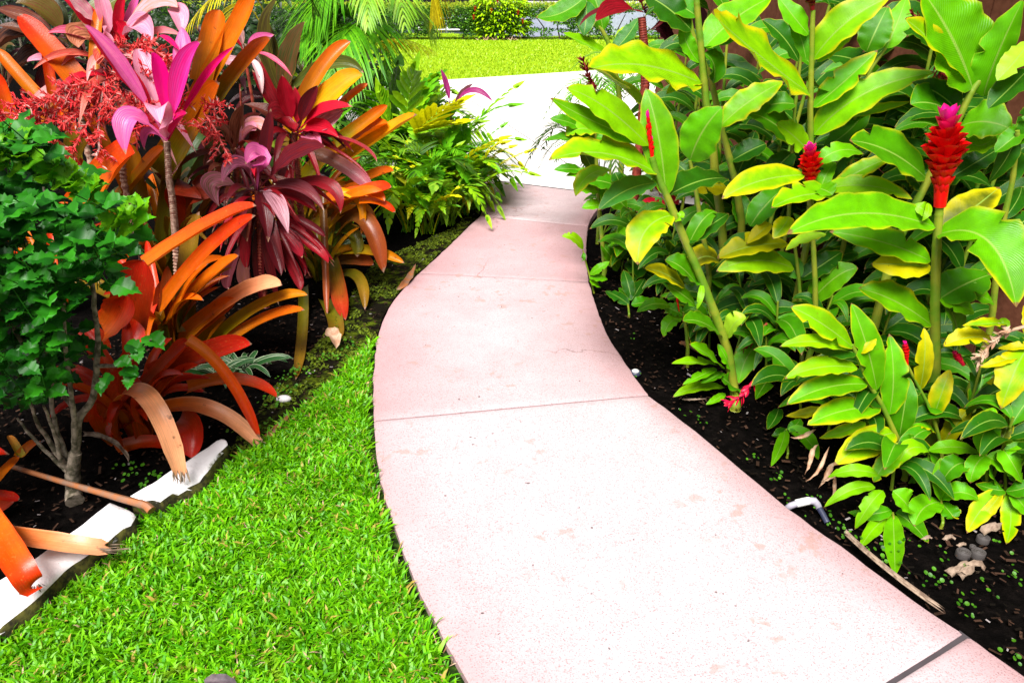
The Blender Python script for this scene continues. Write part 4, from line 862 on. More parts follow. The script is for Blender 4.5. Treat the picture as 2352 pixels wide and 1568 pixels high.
fern('bright fern between the feathery palms and the mossy soil', G(1030, 515), 16, .40, ['fern', 'fern', 'palmlight'])
fern('fern at the back between the lawn and the tall fern', G(975, 345), 14, .6, ['fern', 'palm', 'fern'])
fern('low fern between the path edge and the small palms', G(985, 535), 12, .33, f2)
fern('dark fern under the areca palm fronds', G(840, 300), 12, .7, ['palmdark', 'palm'])

# ================================================================== LEFT BED: orange bromeliads
ST = {'or': ((.42, .135, .002), (.68, .115, .001)), 'orr': ((.52, .105, .001), (.64, .028, .003)), 'ored': ((.40, .06, .002), (.58, .018, .003)), 'red': ((.34, .025, .002), (.56, .014, .005)), 'yel': ((.60, .33, .002), (.75, .24, .001)), 'oly': ((.26, .21, .002), (.48, .15, .002)), 'oli': ((.13, .13, .004), (.20, .10, .006)), 'olr': ((.15, .13, .005), (.36, .02, .006)), 'pale': ((.62, .115, .002), (.78, .34, .17)), 'ppk': ((.50, .22, .14), (.60, .16, .22)), 'brn': ((.12, .05, .006), (.28, .05, .01)), 'drt': ((.16, .02, .005), (.25, .02, .006)), 'grn': ((.07, .12, .006), (.13, .12, .006)), 'org': ((.17, .14, .002), (.58, .09, .001))}  # pale: the tip colour paints in the highlight of the folded leaves
def strap(root, Y0, bx, by, tx, ty, w_, dY, c, mx=None, my=None, cut=False, bY=0.0, roll=None, chan=.45, fold=.1, mY=None, mZ=None):
    a = PY(bx, by, Y0 + bY); b = PY(tx, ty, Y0 + dY) if not cut or ty < 1050 else G(tx, ty, .105); dY = b.y - Y0; L = (b - a).length
    m = PY(mx, my, Y0 + (bY + dY) * .5 if mY is None else Y0 + mY) if mx is not None else (a + b) * .5 + V((0, 0, .05 * L))
    if mZ: m = G(mx, my, mZ); a = G(bx, by, mZ * .8)
    roll = U(-.35, .35) if roll is None else roll; W = true_width(a, m, b, w_, roll) * 1.04
    mb = MB(); leaf_rows(mb, a, m, b, W, 'cut' if cut else 'strap', fold=fold, ripple=U(.02, .06), roll=roll, nv=24, nu=10, chan=chan, twist=U(-.3, .3), tatter=.03 if cut else 0)
    o = mb.build('leaf', M['strap'], root); k = U(.9, 1.1); o['tint'] = [x * k for x in ST[c][0]]; o['tint2'] = [x * k for x in ST[c][1]]
    if cut:
        p, t = bez(a, m, b, 1.0); t.normalize(); s = t.cross(V((0, 0, 1))).normalized(); fb = MB()
        for k in range(16):
            q = p + s * U(-.5, .5) * W * .7 - t * U(.01, .05); e = q + t * U(.03, .09) + V((U(-.01, .01), U(-.01, .01), -U(.0, .02))); e.z = max(e.z, .09 if ty > 1050 else .01)
            leaf_rows(fb, q, (q + e) * .5, e, U(.002, .006), 'lance', fold=.2, nv=3, nu=2)
        fb.build('fibres', M['husk'], o, org=root.location)
    return o
BRG = 'large orange bromeliads in the left bed'
def bromeliad(label, gx, gy, Y, leaves, extra=0, cols=('or',), ext=.5):
    extra = int(extra * 2.4)
    g = G(gx, gy) if Y is None else V((G(gx, gy).x * Y / G(gx, gy).y, Y, 0)); Y = g.y
    root = thing('bromeliad', g, label, 'bromeliad', BRG)
    for L in leaves:
        kw = L[-1] if isinstance(L[-1], dict) else {}; L = L[:-1] if kw else L; strap(root, Y, *L, **kw)
    for i in range(extra):                     # inner leaves of the rosette, from its heart outwards
        an = i * 2.4 + U(-.3, .3); L = ext * U(.7, 1.15); d = V((math.cos(an), math.sin(an) * .8, 0)); a = g + V((0, 0, .04)) + d * .03; m = g + d * L * .35 + V((0, 0, L * .6)); b = g + d * L * .8 + V((0, 0, L * U(.5, 1.0)))
        mb = MB(); leaf_rows(mb, a, m, b, U(.028, .058), 'strap', fold=.1, ripple=.03, nv=14, nu=6, chan=.5); o = mb.build('leaf', M['strap'], root); c = random.choice(cols); o['tint'] = list(ST[c][0]); o['tint2'] = list(ST[c][1])
    return root
bromeliad('front bromeliad behind the curb with two folded leaves hanging over the white stone', 330, 1010, 2.38, [
    (249, 960, 418, 1100, 44, -.42, 'pale', 330, 905, dict(cut=True, mY=-.26, roll=0, chan=.2)), (340, 958, 598, 1030, 36, -.06, 'pale', 470, 940, dict(cut=True, roll=.1)), (300, 930, 436, 786, 34, -.08, 'ored', 380, 850), (430, 782, 597, 1006, 26, -.10, 'orr', 524, 868, dict(bY=-.08, chan=.6)),
    (350, 878, 579, 790, 46, -.02, 'red', 470, 826, dict(chan=.7)), (432, 896, 638, 914, 28, .04, 'orr', 545, 878), (410, 965, 440, 1052, 60, -.04, 'red', 440, 990), (270, 1036, 425, 1034, 30, -.10, 'ored', 340, 1018), (264, 990, 345, 955, 32, -.03, 'ored'), (262, 980, 325, 876, 56, -.05, 'ored', 280, 920, dict(roll=0)), (268, 1010, 222, 928, 36, -.06, 'orr', 232, 975), (300, 900, 300, 800, 40, .04, 'ored'), (300, 960, 250, 1005, 30, -.05, 'orr'), (320, 950, 400, 850, 40, .02, 'ored', 350, 890), (320, 940, 470, 800, 36, .05, 'red', 400, 850)], 8, ('ored', 'red', 'orr'), .45)
bromeliad('middle bromeliad with a broad scarlet leaf standing beside the green bush', 385, 800, 3.1, [
    (303, 730, 330, 597, 84, -.35, 'red', 318, 655, dict(bY=-.35, roll=0)), (240, 770, 292, 676, 58, -.42, 'ored', 276, 728, dict(bY=-.42, roll=.1)), (238, 800, 180, 766, 30, -.42, 'red', 215, 766, dict(bY=-.42)), (330, 618, 589, 473, 27, -.1, 'orr', 469, 528), (350, 742, 587, 495, 28, -.15, 'orr', 468, 590), (356, 766, 549, 587, 23, -.2, 'or', 458, 664), (433, 760, 458, 486, 40, .15, 'oli', 432, 620), (430, 780, 648, 655, 32, -.12, 'pale', 552, 680), (470, 800, 707, 678, 25, -.1, 'oly', 600, 702), (480, 830, 700, 712, 20, -.12, 'or', 590, 746), (400, 800, 545, 690, 40, -.05, 'or', 480, 730), (440, 820, 520, 730, 44, -.02, 'oly', 480, 770), (360, 790, 380, 640, 30, .0, 'drt', 372, 700), (370, 790, 385, 610, 26, .0, 'brn', 384, 700), (330, 690, 300, 800, 50, -.2, 'red')], 8, ('or', 'ored', 'oli'))
bromeliad('bromeliad with hanging olive and brown straps near the mossy soil', 745, 680, 4.0, [
    (740, 470, 900, 430, 27, -.1, 'orr', 828, 450), (760, 500, 884, 462, 24, -.12, 'or', 828, 448), (825, 462, 908, 488, 16, -.1, 'orr', 872, 464, dict(bY=-.1)), (780, 530, 881, 626, 40, -.2, 'brn', 838, 512), (764, 580, 929, 604, 22, -.2, 'oly', 850, 576), (772, 606, 858, 609, 26, -.1, 'brn'), (756, 590, 794, 735, 40, -.25, 'olr', 776, 652), (741, 440, 752, 726, 16, -.25, 'brn', 748, 590), (770, 640, 838, 711, 26, -.2, 'oli', 822, 640), (752, 520, 860, 440, 20, .1, 'yel'), (750, 560, 780, 440, 24, .1, 'oly'), (690, 560, 770, 480, 20, 0, 'oli'), (696, 660, 679, 872, 24, -.35, 'oli', 694, 760, dict(roll=0, bY=-.1)), (770, 530, 820, 590, 30, -.1, 'grn', 810, 540), (760, 560, 840, 470, 22, .05, 'grn'), (780, 440, 830, 540, 18, -.1, 'yel', 830, 470), (750, 690, 770, 790, 36, -.3, 'oli', 770, 740), (790, 470, 860, 540, 16, -.05, 'oly', 840, 480)], 6, ('oli', 'grn', 'oly'), .4)
bromeliad('big bromeliad at the back whose broad orange leaf crosses behind the ringed pink stem', 400, 640, 3.9, [
    (378, 412, 505, 190, 58, -.1, 'org', 452, 292, dict(roll=0)), (270, 470, 380, 338, 32, -.1, 'org', 325, 410), (196, 490, 310, 352, 54, -.5, 'orr', 262, 398, dict(bY=-.45, roll=0)), (466, 190, 504, 22, 48, .05, 'or', 488, 90, dict(roll=0)), (440, 260, 584, -16, 38, .0, 'or', 534, 92), (500, 240, 623, 86, 30, .05, 'org', 556, 160), (175, 380, 176, 288, 36, .0, 'oli'), (380, 560, 420, 300, 40, .1, 'oli'), (330, 500, 300, 330, 40, .05, 'oly'), (300, 460, 240, 330, 30, 0, 'or'), (430, 500, 440, 420, 44, -.1, 'drt', 445, 450), (420, 520, 380, 430, 40, -.05, 'red'), (455, 420, 520, 320, 40, .1, 'grn')], 8, ('org', 'oli', 'or'), .7)
bromeliad('bromeliad with golden orange leaves pointing right over the ferns', 700, 560, 4.5, [
    (690, 250, 806, 95, 32, .1, 'or', 744, 154), (682, 320, 833, 173, 46, .0, 'yel', 764, 224, dict(roll=0)), (765, 262, 845, 192, 16, .05, 'or'), (770, 330, 890, 242, 26, .0, 'org', 836, 282), (765, 360, 891, 283, 26, -.05, 'or', 834, 314), (770, 385, 958, 264, 27, -.1, 'yel', 872, 320), (715, 352, 858, 440, 32, -.3, 'ppk', 790, 386, dict(bY=-.2)), (800, 440, 905, 392, 20, -.05, 'or'), (700, 420, 790, 330, 30, .05, 'oly'), (700, 460, 640, 300, 34, .1, 'oli'), (700, 500, 800, 420, 26, .05, 'yel')], 8, ('oly', 'oli', 'or'), .6)
bromeliad('leftmost bromeliad with long flat orange blades at the upper left edge', 120, 640, 3.6, [
    (190, 200, 43, 32, 50, .05, 'orr', 116, 112, dict(roll=0, chan=.2)), (110, 250, -10, 112, 28, .05, 'or', 36, 168), (30, 280, -8, 165, 34, .0, 'orr'), (200, 400, 50, 290, 26, -.1, 'pale', 130, 340), (60, 370, -10, 270, 44, -.05, 'ored'), (125, 230, 106, 110, 22, .05, 'ored'), (100, 390, 40, 330, 40, -.1, 'orr'), (160, 300, 120, 200, 30, .05, 'orr'), (240, 340, 190, 250, 26, 0, 'or'), (150, 400, 210, 310, 30, 0, 'oli'), (90, 330, 150, 260, 36, .0, 'or'), (300, 330, 280, 240, 30, .05, 'pale'), (200, 250, 160, 150, 26, .1, 'ored'), (220, 160, 232, 10, 22, .2, 'or'), (50, 400, 0, 340, 40, -.1, 'ored')], 8, ('ored', 'orr', 'or'), .6)
bromeliad('bromeliad cut off by the lower left edge with two split leaf ends on the curb', -120, 1290, 1.9, [
    (-60, 1130, 76, 1355, 60, -.42, 'orr', 24, 1268, dict(cut=True, roll=0, mZ=.20, chan=.15)), (-60, 1215, 256, 1262, 40, -.26, 'pale', 120, 1245, dict(cut=True, roll=.1, mZ=.15, chan=.2)), (-40, 1140, 45, 1146, 24, .05, 'red'), (-30, 1130, 44, 1046, 18, .15, 'or'), (-100, 1240, 30, 1150, 40, .1, 'drt')], 5, ('or', 'ored'), .4)
root = thing('bromeliad', G(85, 1018), 'small brown orange leaf tuft on the dark soil left of the tree like bush trunk', 'bromeliad', BRG)
strap(root, G(85, 1018).y, 48, 1050, 90, 1012, 18, 0, 'or'); strap(root, G(85, 1018).y, 50, 1050, 20, 1000, 16, 0, 'oly')

# pink, wine and purple cordylines
def tiplant(label, Y, stem, leaves, name='ti_plant', sr=7, smat='tistem', rings=1, wk=1.0, fill=0, fcol=(('wine', 'red'), ('wine', 'dpur'), ('red', 'crim'), ('wine', 'drk'))):
    pts = [PY(x, y, Y) for x, y in stem][::-1]; g = V((pts[0].x, Y, -.01)); root = thing(name, V((g.x, Y, 0)), label, 'ti plant', 'ti plants')
    stem_mesh([g] + pts, px(sr, pts[0]), px(sr * .8, pts[-1]), 10, rings, .35).build('stem', M[smat], root)
    for L in leaves:
        kw = L[-1] if isinstance(L[-1], dict) else {}; L = list(L[:-1] if kw else L); L[4] *= wk; ti_leaf(root, Y, *L, **kw)
    hub = pts[-1]
    for i in range(fill):
        an = i * 2.4 + U(-.4, .4); L = U(.22, .42); el = U(-.9, .7); d = V((math.cos(an) * math.cos(el), math.sin(an) * math.cos(el), math.sin(el))); h = hub - V((0, 0, U(.0, .22))); b = h + d * L - V((0, 0, U(.03, .12))); m = h + d * L * .5 + V((0, 0, .05)); b.z = max(b.z, .02)
        mb = MB(); leaf_rows(mb, h, m, b, U(.024, .052), 'ti', fold=U(.2, .7), ripple=.08, nv=14, nu=6, twist=U(-1, 1)); o = mb.build('leaf', M['ti'], root); c1, c2 = random.choice(fcol); o['tint'] = list(TT[c1]); o['tint2'] = list(TT[c2])
    return root
tiplant('vivid pink ti plant on a slender pale ringed stem', 3.35, [(384, 325), (385, 350), (388, 410), (395, 447), (400, 500), (403, 540), (408, 640)], [
    (384, 322, 190, 54, 46, -.05, 'pink', 'pur', 282, 158, dict(roll=.2)), (378, 300, 200, 70, 40, -.02, 'red', 'crim', 300, 190, dict(roll=-.3)), (384, 320, 346, 118, 40, -.05, 'mag', 'mag', 372, 190), (386, 320, 463, 95, 56, -.05, 'pur', 'mag', 424, 178, dict(roll=0)), (388, 322, 540, 106, 24, .0, 'mag', 'crim', 466, 188), (400, 240, 416, 62, 48, .15, 'pink', 'pur', 424, 140), (425, 130, 364, 82, 16, .2, 'crim', 'mag'),
    (384, 318, 369, 285, 62, -.2, 'pale', 'pink', 362, 252, dict(prof='lance', bY=.0)), (382, 322, 289, 355, 52, -.15, 'pink', 'pur', 300, 270, dict(roll=0)), (384, 326, 331, 344, 24, -.05, 'pur', 'pink', 340, 304), (384, 318, 316, 112, 62, .15, 'pale', 'pink', 340, 180, dict(roll=0)), (386, 322, 430, 260, 30, -.05, 'crim', 'mag'), (384, 320, 330, 250, 20, .05, 'crim', 'red')], smat='tistem', wk=.86)
tiplant('tall pink and cream ti plant at the top left with coral flower sprays', 3.75, [(262, 118), (264, 160), (275, 300), (285, 420)], [
    (258, 112, 140, -4, 42, -.05, 'red', 'crim', 192, 38), (230, 60, 150, -20, 30, -.08, 'white', 'pink', 190, 24), (256, 110, 224, -30, 34, .0, 'pink', 'pale', 240, 30), (262, 110, 288, -24, 28, .0, 'crim', 'red', 276, 40), (266, 110, 322, -24, 20, .05, 'pur', 'pink', 300, 40), (262, 112, 408, 18, 36, -.05, 'pale', 'peach', 345, 26, dict(roll=.2)), (390, 20, 416, 78, 46, -.1, 'pale', 'pink', 412, 34, dict(prof='lance')), (262, 116, 350, 98, 34, -.15, 'pink', 'pale', 318, 62), (300, 110, 418, 82, 16, -.1, 'peach', 'pink', 356, 76),
    (250, 118, 110, 76, 22, -.1, 'pink', 'crim', 178, 82), (240, 130, 62, 142, 18, -.15, 'pale', 'pink', 120, 130), (240, 150, 72, 236, 22, -.2, 'peach', 'pale', 130, 200), (258, 118, 246, 60, 26, -.1, 'pink', 'pale', 240, 92), (262, 118, 290, 50, 28, -.05, 'crim', 'red', 282, 80), (262, 120, 180, 110, 40, -.1, 'brown', 'peach', 200, 92), (258, 120, 190, 20, 22, .1, 'red', 'wine'), (262, 118, 225, 150, 26, -.2, 'crim', 'peach'), (262, 118, 330, 150, 20, -.1, 'peach', 'pale'), (240, 190, 310, 280, 18, -.15, 'peach', 'crim', 290, 240), (250, 130, 300, 90, 40, 0, 'red', 'crim')], fill=30, fcol=(('red', 'crim'), ('pink', 'pale'), ('crim', 'peach'), ('peach', 'pale'), ('wine', 'red')))
tiplant('wine red ti plant in the middle of the left bed with upright glossy leaves', 4.15, [(676, 304), (678, 330), (684, 400), (690, 480)], [
    (676, 304, 648, 172, 40, .0, 'crim', 'red', 658, 232, dict(roll=0)), (678, 302, 676, 198, 24, .05, 'red', 'crim', 684, 250), (680, 302, 730, 196, 38, .0, 'wine', 'dpur', 708, 244), (682, 304, 810, 245, 24, -.1, 'red', 'crim', 738, 262), (684, 306, 790, 252, 36, -.05, 'pale', 'grey', 742, 290, dict(roll=.1)), (684, 308, 778, 316, 40, -.15, 'red', 'crim', 728, 296), (674, 306, 634, 274, 52, -.1, 'red', 'wine', 646, 284), (690, 312, 740, 340, 30, -.2, 'ppk' if False else 'pink', 'grey', 712, 318),
    (672, 300, 597, 136, 22, .1, 'wine', 'red', 630, 222), (670, 302, 579, 160, 24, .05, 'red', 'wine', 620, 230), (674, 302, 560, 240, 30, .05, 'wine', 'brown'), (676, 300, 620, 200, 30, .15, 'wine', 'red'), (690, 310, 866, 372, 9, -.2, 'wine', 'red', 806, 326, dict(prof='strap')), (690, 314, 850, 410, 9, -.2, 'wine', 'red', 780, 350, dict(prof='strap'))], smat='redstem', fill=24)
tiplant('burgundy ti plant with a ring of drooping dark leaves below the wine red one', 3.7, [(591, 438), (593, 470), (598, 560), (602, 650)], [
    (591, 438, 747, 337, 42, -.15, 'dpur', 'wine', 668, 372), (591, 436, 622, 250, 30, .0, 'dpur', 'wine', 612, 330), (590, 434, 564, 378, 28, -.1, 'pink', 'pur', 592, 360), (588, 436, 510, 420, 30, -.15, 'grey', 'pink', 552, 384), (586, 440, 503, 474, 42, -.1, 'olive', 'pink', 492, 420), (590, 440, 616, 556, 40, -.2, 'wine', 'dpur', 604, 470, dict(roll=0)), (592, 440, 662, 536, 36, -.25, 'grey', 'pale', 630, 458, dict(roll=0)), (594, 438, 744, 484, 36, -.2, 'wine', 'grey', 680, 432), (594, 440, 727, 486, 32, -.1, 'red', 'wine', 676, 454), (594, 436, 782, 490, 28, -.15, 'wine', 'red', 742, 420), (588, 440, 568, 554, 42, -.1, 'brown', 'wine', 562, 478), (586, 460, 567, 618, 28, -.05, 'wine', 'red', 570, 560), (592, 470, 646, 632, 36, -.15, 'wine', 'dpur', 630, 570), (594, 470, 694, 592, 34, -.2, 'red', 'dpur', 662, 548), (596, 466, 753, 604, 30, -.2, 'red', 'wine', 706, 562), (596, 460, 747, 544, 22, -.1, 'wine', 'dpur', 704, 516), (596, 480, 690, 668, 28, -.15, 'red', 'wine', 672, 610), (596, 480, 700, 634, 20, -.1, 'wine', 'red', 680, 580), (590, 500, 526, 664, 26, -.05, 'grey', 'wine', 530, 620), (592, 500, 574, 664, 28, -.1, 'brown', 'grey', 560, 620), (588, 440, 530, 520, 26, .0, 'wine', 'dpur'), (590, 440, 540, 340, 30, .05, 'dpur', 'wine'), (596, 490, 640, 700, 24, 0, 'wine', 'drk'), (590, 490, 600, 700, 26, .05, 'wine', 'drk'), (596, 470, 560, 640, 30, .1, 'wine', 'wine')], smat='redstem', fill=34)
tiplant('ti plant with dull brown and pink leaves between the orange and the wine red plants', 4.0, [(540, 360), (545, 420), (550, 520)], [
    (540, 360, 500, 250, 30, 0, 'brown', 'wine'), (540, 358, 560, 240, 34, .0, 'brown', 'peach'), (540, 358, 600, 260, 40, .05, 'brown', 'red'), (540, 360, 480, 330, 30, -.1, 'brown', 'peach', 505, 300), (540, 360, 612, 310, 30, -.1, 'peach', 'pale', 580, 300), (542, 362, 530, 430, 30, -.1, 'dpur', 'wine', 515, 380), (544, 360, 600, 350, 34, -.1, 'brown', 'red', 575, 320), (540, 358, 520, 290, 26, 0, 'red', 'peach'), (540, 360, 588, 300, 22, -.12, 'pale', 'pink', 568, 308), (540, 364, 470, 400, 26, -.1, 'wine', 'peach', 500, 352)], smat='redstem', fill=30, fcol=(('brown', 'wine'), ('wine', 'red'), ('brown', 'peach'), ('dpur', 'wine')))
tiplant('slender purple leaved ti plant standing above the ferns against the white driveway', 6.2, [(1034, 250), (1036, 270), (1038, 330), (1040, 420)], [
    (1034, 248, 1012, 158, 13, 0, 'dpur', 'pur', 1026, 200), (1036, 250, 1088, 192, 13, 0, 'dpur', 'grey', 1062, 218), (1036, 252, 1132, 234, 13, -.1, 'dpur', 'pur', 1082, 212), (1036, 252, 1062, 236, 8, 0, 'drk', 'drk')], sr=2.5, smat='redstem', rings=0)
tiplant('thin stemmed ti plant with a few curled pink leaf tips beside the orange leaf tip', 4.3, [(560, 115), (566, 150), (580, 230), (590, 300)], [
    (560, 118, 630, 80, 26, .0, 'pink', 'pur', 590, 98), (560, 118, 502, 128, 22, -.05, 'pale', 'grey', 530, 140), (562, 120, 672, 178, 10, -.1, 'pink', 'crim', 620, 130), (562, 128, 602, 220, 22, -.15, 'white', 'pale', 590, 158), (558, 118, 534, 62, 18, .0, 'crim', 'red'), (560, 118, 548, 50, 16, 0, 'olive', 'pale')], sr=4, smat='redstem', rings=0)
tiplant('dark ti plant with long striped brown green blades in front of the areca palm', 5.0, [(650, 220), (655, 270), (660, 360)], [
    (648, 225, 640, -8, 30, .0, 'drk', 'olive', 606, 90, dict(prof='lance')), (650, 225, 700, 50, 44, .0, 'dgreen', 'brown', 668, 128, dict(prof='lance')), (652, 222, 835, 168, 34, -.1, 'dgreen', 'olive', 760, 152, dict(prof='lance')), (650, 220, 610, 40, 30, .1, 'drk', 'olive'), (650, 222, 690, 120, 30, 0, 'brown', 'olive'), (650, 222, 770, 230, 26, -.1, 'dgreen', 'olive'), (650, 220, 560, 100, 34, .1, 'drk', 'brown'), (648, 222, 720, 190, 30, .1, 'dgreen', 'brown')], smat='redstem')
tiplant('dark olive ti plant leaning in from the upper left corner', 4.6, [(160, 110), (170, 160), (190, 300)], [
    (165, 100, 36, 8, 54, -.1, 'olive', 'brown', 100, 30, dict(roll=0)), (160, 110, -10, 60, 30, 0, 'brown', 'drk'), (160, 110, -20, 130, 40, 0, 'drk', 'brown', 60, 84), (160, 110, -10, 20, 40, .1, 'brown', 'dpur'), (162, 108, 120, -10, 40, .1, 'drk', 'dgreen'), (160, 112, 20, 200, 40, 0, 'drk', 'brown', 70, 140), (160, 112, 90, 240, 30, 0, 'wine', 'drk'), (160, 110, 320, -20, 44, .15, 'olive', 'dgreen'), (160, 110, 220, 10, 40, .2, 'drk', 'olive')], smat='tistem')
for k, (x, y) in enumerate([(60, 330), (250, 330), (400, 330), (480, 380), (560, 400), (640, 380), (330, 230), (150, 220), (740, 300), (-60, 300), (500, 240), (-40, 480), (430, 620), (520, 560), (640, 560)]):
    g = G(x, y); root = thing('ti_plant', g, 'shaded dark leaved ti plant at the back of the left bed', 'ti plant', 'shaded ti plants behind the bromeliads'); hz = U(.35, .8) if y < 420 else U(.2, .35)
    tp = g + V((U(-.1, .1), 0, hz)); stem_mesh([g, tp], .014, .011, 6).build('stem', M['redstem'], root)
    for i in range(14):
        an = i * 2.4; L = U(.35, .6); d = V((math.cos(an), math.sin(an), 0)); el = U(.0, 1.2); b = tp + d * L * math.cos(el) + V((0, 0, L * math.sin(el) - .08)); m = tp + d * L * .5 * math.cos(el) + V((0, 0, L * .62 * math.sin(el) + .05))
        mb = MB(); leaf_rows(mb, tp, m, b, U(.05, .09), 'ti', fold=.3, ripple=.05, nv=12, nu=4); o = mb.build('leaf', M['ti'], root); c1, c2 = random.choice([('drk', 'dgreen'), ('drk', 'wine'), ('dgreen', 'brown'), ('drk', 'dpur'), ('dgreen', 'dgreen')]); o['tint'] = list(TT[c1]); o['tint2'] = list(TT[c2])

# coral flower sprays of the pink ti plant
def spray(label, Y, mains, dens=1.0):
    root = thing('flower_spray', PY(*mains[0][0], Y), label, 'flower spray', 'coral flower sprays over the left bed'); st = MB(); bd = MB()
    for pts in mains:
        P = [PY(x, y, Y - .10 * i / max(1, len(pts) - 1)) for i, (x, y) in enumerate(pts)]; st.tube(P, [px(2.6, P[0])] * len(P), 5)
        for i in range(len(P) - 1):
            a, b = P[i], P[i + 1]; L = (b - a).length; ax = (b - a).normalized(); o1 = ax.cross(V((.3, 1, .2))).normalized(); o2 = ax.cross(o1)
            def bud(q, d, s):
                leaf_rows(bd, q, q + d * s * .5, q + d * s, s * .34, 'lance', fold=.9, nv=4, nu=2)
            for k in range(int(L * 62 * dens)):
                q = a + ax * L * random.random(); an = U(0, 6.3); d = (ax * .7 + o1 * math.cos(an) + o2 * math.sin(an)).normalized(); sl = U(.03, .10)
                e = q + d * sl + V((0, 0, -sl * .15)); st.tube([q, e], .0016, 4, cap=False)
                for j in range(int(sl * 230)):
                    f = U(.1, 1); an2 = U(0, 6.3); bud(q.lerp(e, f), (d * .7 + o1 * math.cos(an2) + o2 * math.sin(an2)).normalized(), U(.014, .034))
            for k in range(int(L * 190 * dens)):
                an = U(0, 6.3); bud(a + ax * L * random.random(), (ax * .8 + o1 * math.cos(an) + o2 * math.sin(an)).normalized(), U(.012, .03))
    st.build('stalk', M['spray'], root); bd.build('blossom', M['spray'], root, smooth=False)
spray('large coral red flower spray spreading left above the green bush', 3.5, [[(234, 205), (170, 240), (100, 262), (0, 285), (-60, 292)], [(234, 205), (180, 215), (90, 235), (20, 240)], [(236, 206), (190, 250), (140, 290), (110, 330)], [(200, 230), (150, 275), (60, 290), (0, 270)], [(236, 210), (228, 260), (226, 300), (228, 340), (220, 360)], [(234, 205), (270, 180), (330, 180), (350, 165)], [(234, 205), (200, 190), (150, 200), (60, 260), (-20, 262)], [(230, 210), (215, 260), (180, 320), (160, 360)], [(140, 250), (80, 300), (10, 310)], [(236, 210), (260, 250), (300, 260)]])
spray('coral flower spray arching right from the cream and pink ti plant', 3.6, [[(250, 120), (290, 105), (340, 108), (378, 130), (400, 145)], [(330, 106), (355, 130), (385, 160), (398, 200)], [(300, 108), (345, 100)]], 1.0)
spray('small coral flower spray around the neck of the vivid pink ti plant', 3.45, [[(384, 300), (360, 250), (350, 235)], [(384, 300), (410, 255), (425, 230)], [(380, 300), (330, 290), (300, 300)], [(384, 290), (290, 220), (250, 210)]], 1.0)
spray('hanging coral flower spray right of the big orange leaf', 3.6, [[(470, 262), (490, 290), (510, 330), (526, 362)], [(468, 258), (480, 240), (500, 240)], [(490, 290), (470, 310), (455, 290)]], 1.0)
# dry stalk, curled dead leaf, pebble, brown debris
r_ = thing('dead_flower_stalk', G(200, 1115), 'long dead orange brown stalk lying across the curb', 'stalk')
stem_mesh([G(24, 1070, .10), G(150, 1108, .10), G(280, 1145, .115), G(336, 1160, .11), G(348, 1172, .10)], px(5, G(24, 1070)), px(10, G(340, 1160)), 9).build('stalk', M['drystalk'], r_)
mb = MB(); leaf_rows(mb, G(195, 996, .05), G(255, 1015, .07), G(296, 1062, .04), .03, 'strap', fold=.9, ripple=.5, nv=16, nu=6, twist=2.0); tag(mb.build('curled_leaf', M['husk'], org=G(245, 1020)), 'curled dry leaf with a whitish tip behind the curb', 'dead leaf')
for x, y, s, lb in [(652, 917, .030, 'small white stone on the soil at the tip of the orange leaf')]:
    mb = MB(); c = G(x, y, .012)
    mb.grid([[c + V((math.cos(a_ * .5236) * math.sin(p_ * .3927) * s * 1.1, math.sin(a_ * .5236) * math.sin(p_ * .3927) * s * .7, math.cos(p_ * .3927) * s * .55)) * 1.0 + V((0, 0, .002)) + V((1, 1, 1)) * .004 * mnoise.noise(V((a_ % 12, p_, 3.0))) for a_ in range(13)] for p_ in range(9)]); tag(mb.build('stone', M['pebble'], org=c), lb, 'stone')
def litter(label, pts, mat, wd, Y=None, name='fallen_leaf', cat='dead leaf'):
    P = [G(x, y, z) for x, y, z in pts]; mb = MB(); leaf_rows(mb, P[0], P[1], P[2], wd, 'lance', fold=.6, ripple=.4, nv=12, nu=6, twist=.8); tag(mb.build(name, M[mat], org=P[1]), label, cat)
litter('brown dry leaf on the edge of the path at the middle joint', [(910, 665, .03), (936, 645, .045), (955, 606, .06)], 'drystalk', .05)
litter('thin brown leaf sheath lying between the soil and the near grass', [(596, 1012, .03), (635, 985, .03), (672, 945, .03)], 'drystalk', .03)
litter('yellowish brown dead leaf cup on the moss below the olive straps', [(745, 775, .05), (765, 770, .08), (772, 800, .03)], 'dry', .08)
litter('dry grey purple leaf lying in the grass at the bottom edge', [(468, 1562, .050), (508, 1564, .062), (546, 1572, .045)], 'greyleaf', .035)
litter('brown dead leaf on the dark soil right of the path', [(1560, 786, .02), (1580, 796, .03), (1604, 810, .02)], 'drystalk', .04)
litter('pale dry straw beside the low red flower', [(1565, 916, .02), (1592, 918, .02), (1624, 915, .02)], 'husk', .012, cat='dead stem', name='dry_stem')
r_ = thing('palm_sheath', G(2070, 1330), 'split pale dry palm sheath lying on the soil beside the path', 'dead leaf')
for o1, wd in ((0, .016), (5, .011), (-4, .008)):
    mb = MB(); leaf_rows(mb, G(1942, 1222 + o1, .03), G(2040, 1308 + o1, .035 + .003 * o1), G(2170, 1402 + o1 * 1.4, .02), wd, 'strap', fold=.7, ripple=.1, nv=14, nu=4); mb.build('strip', M['husk'], r_)
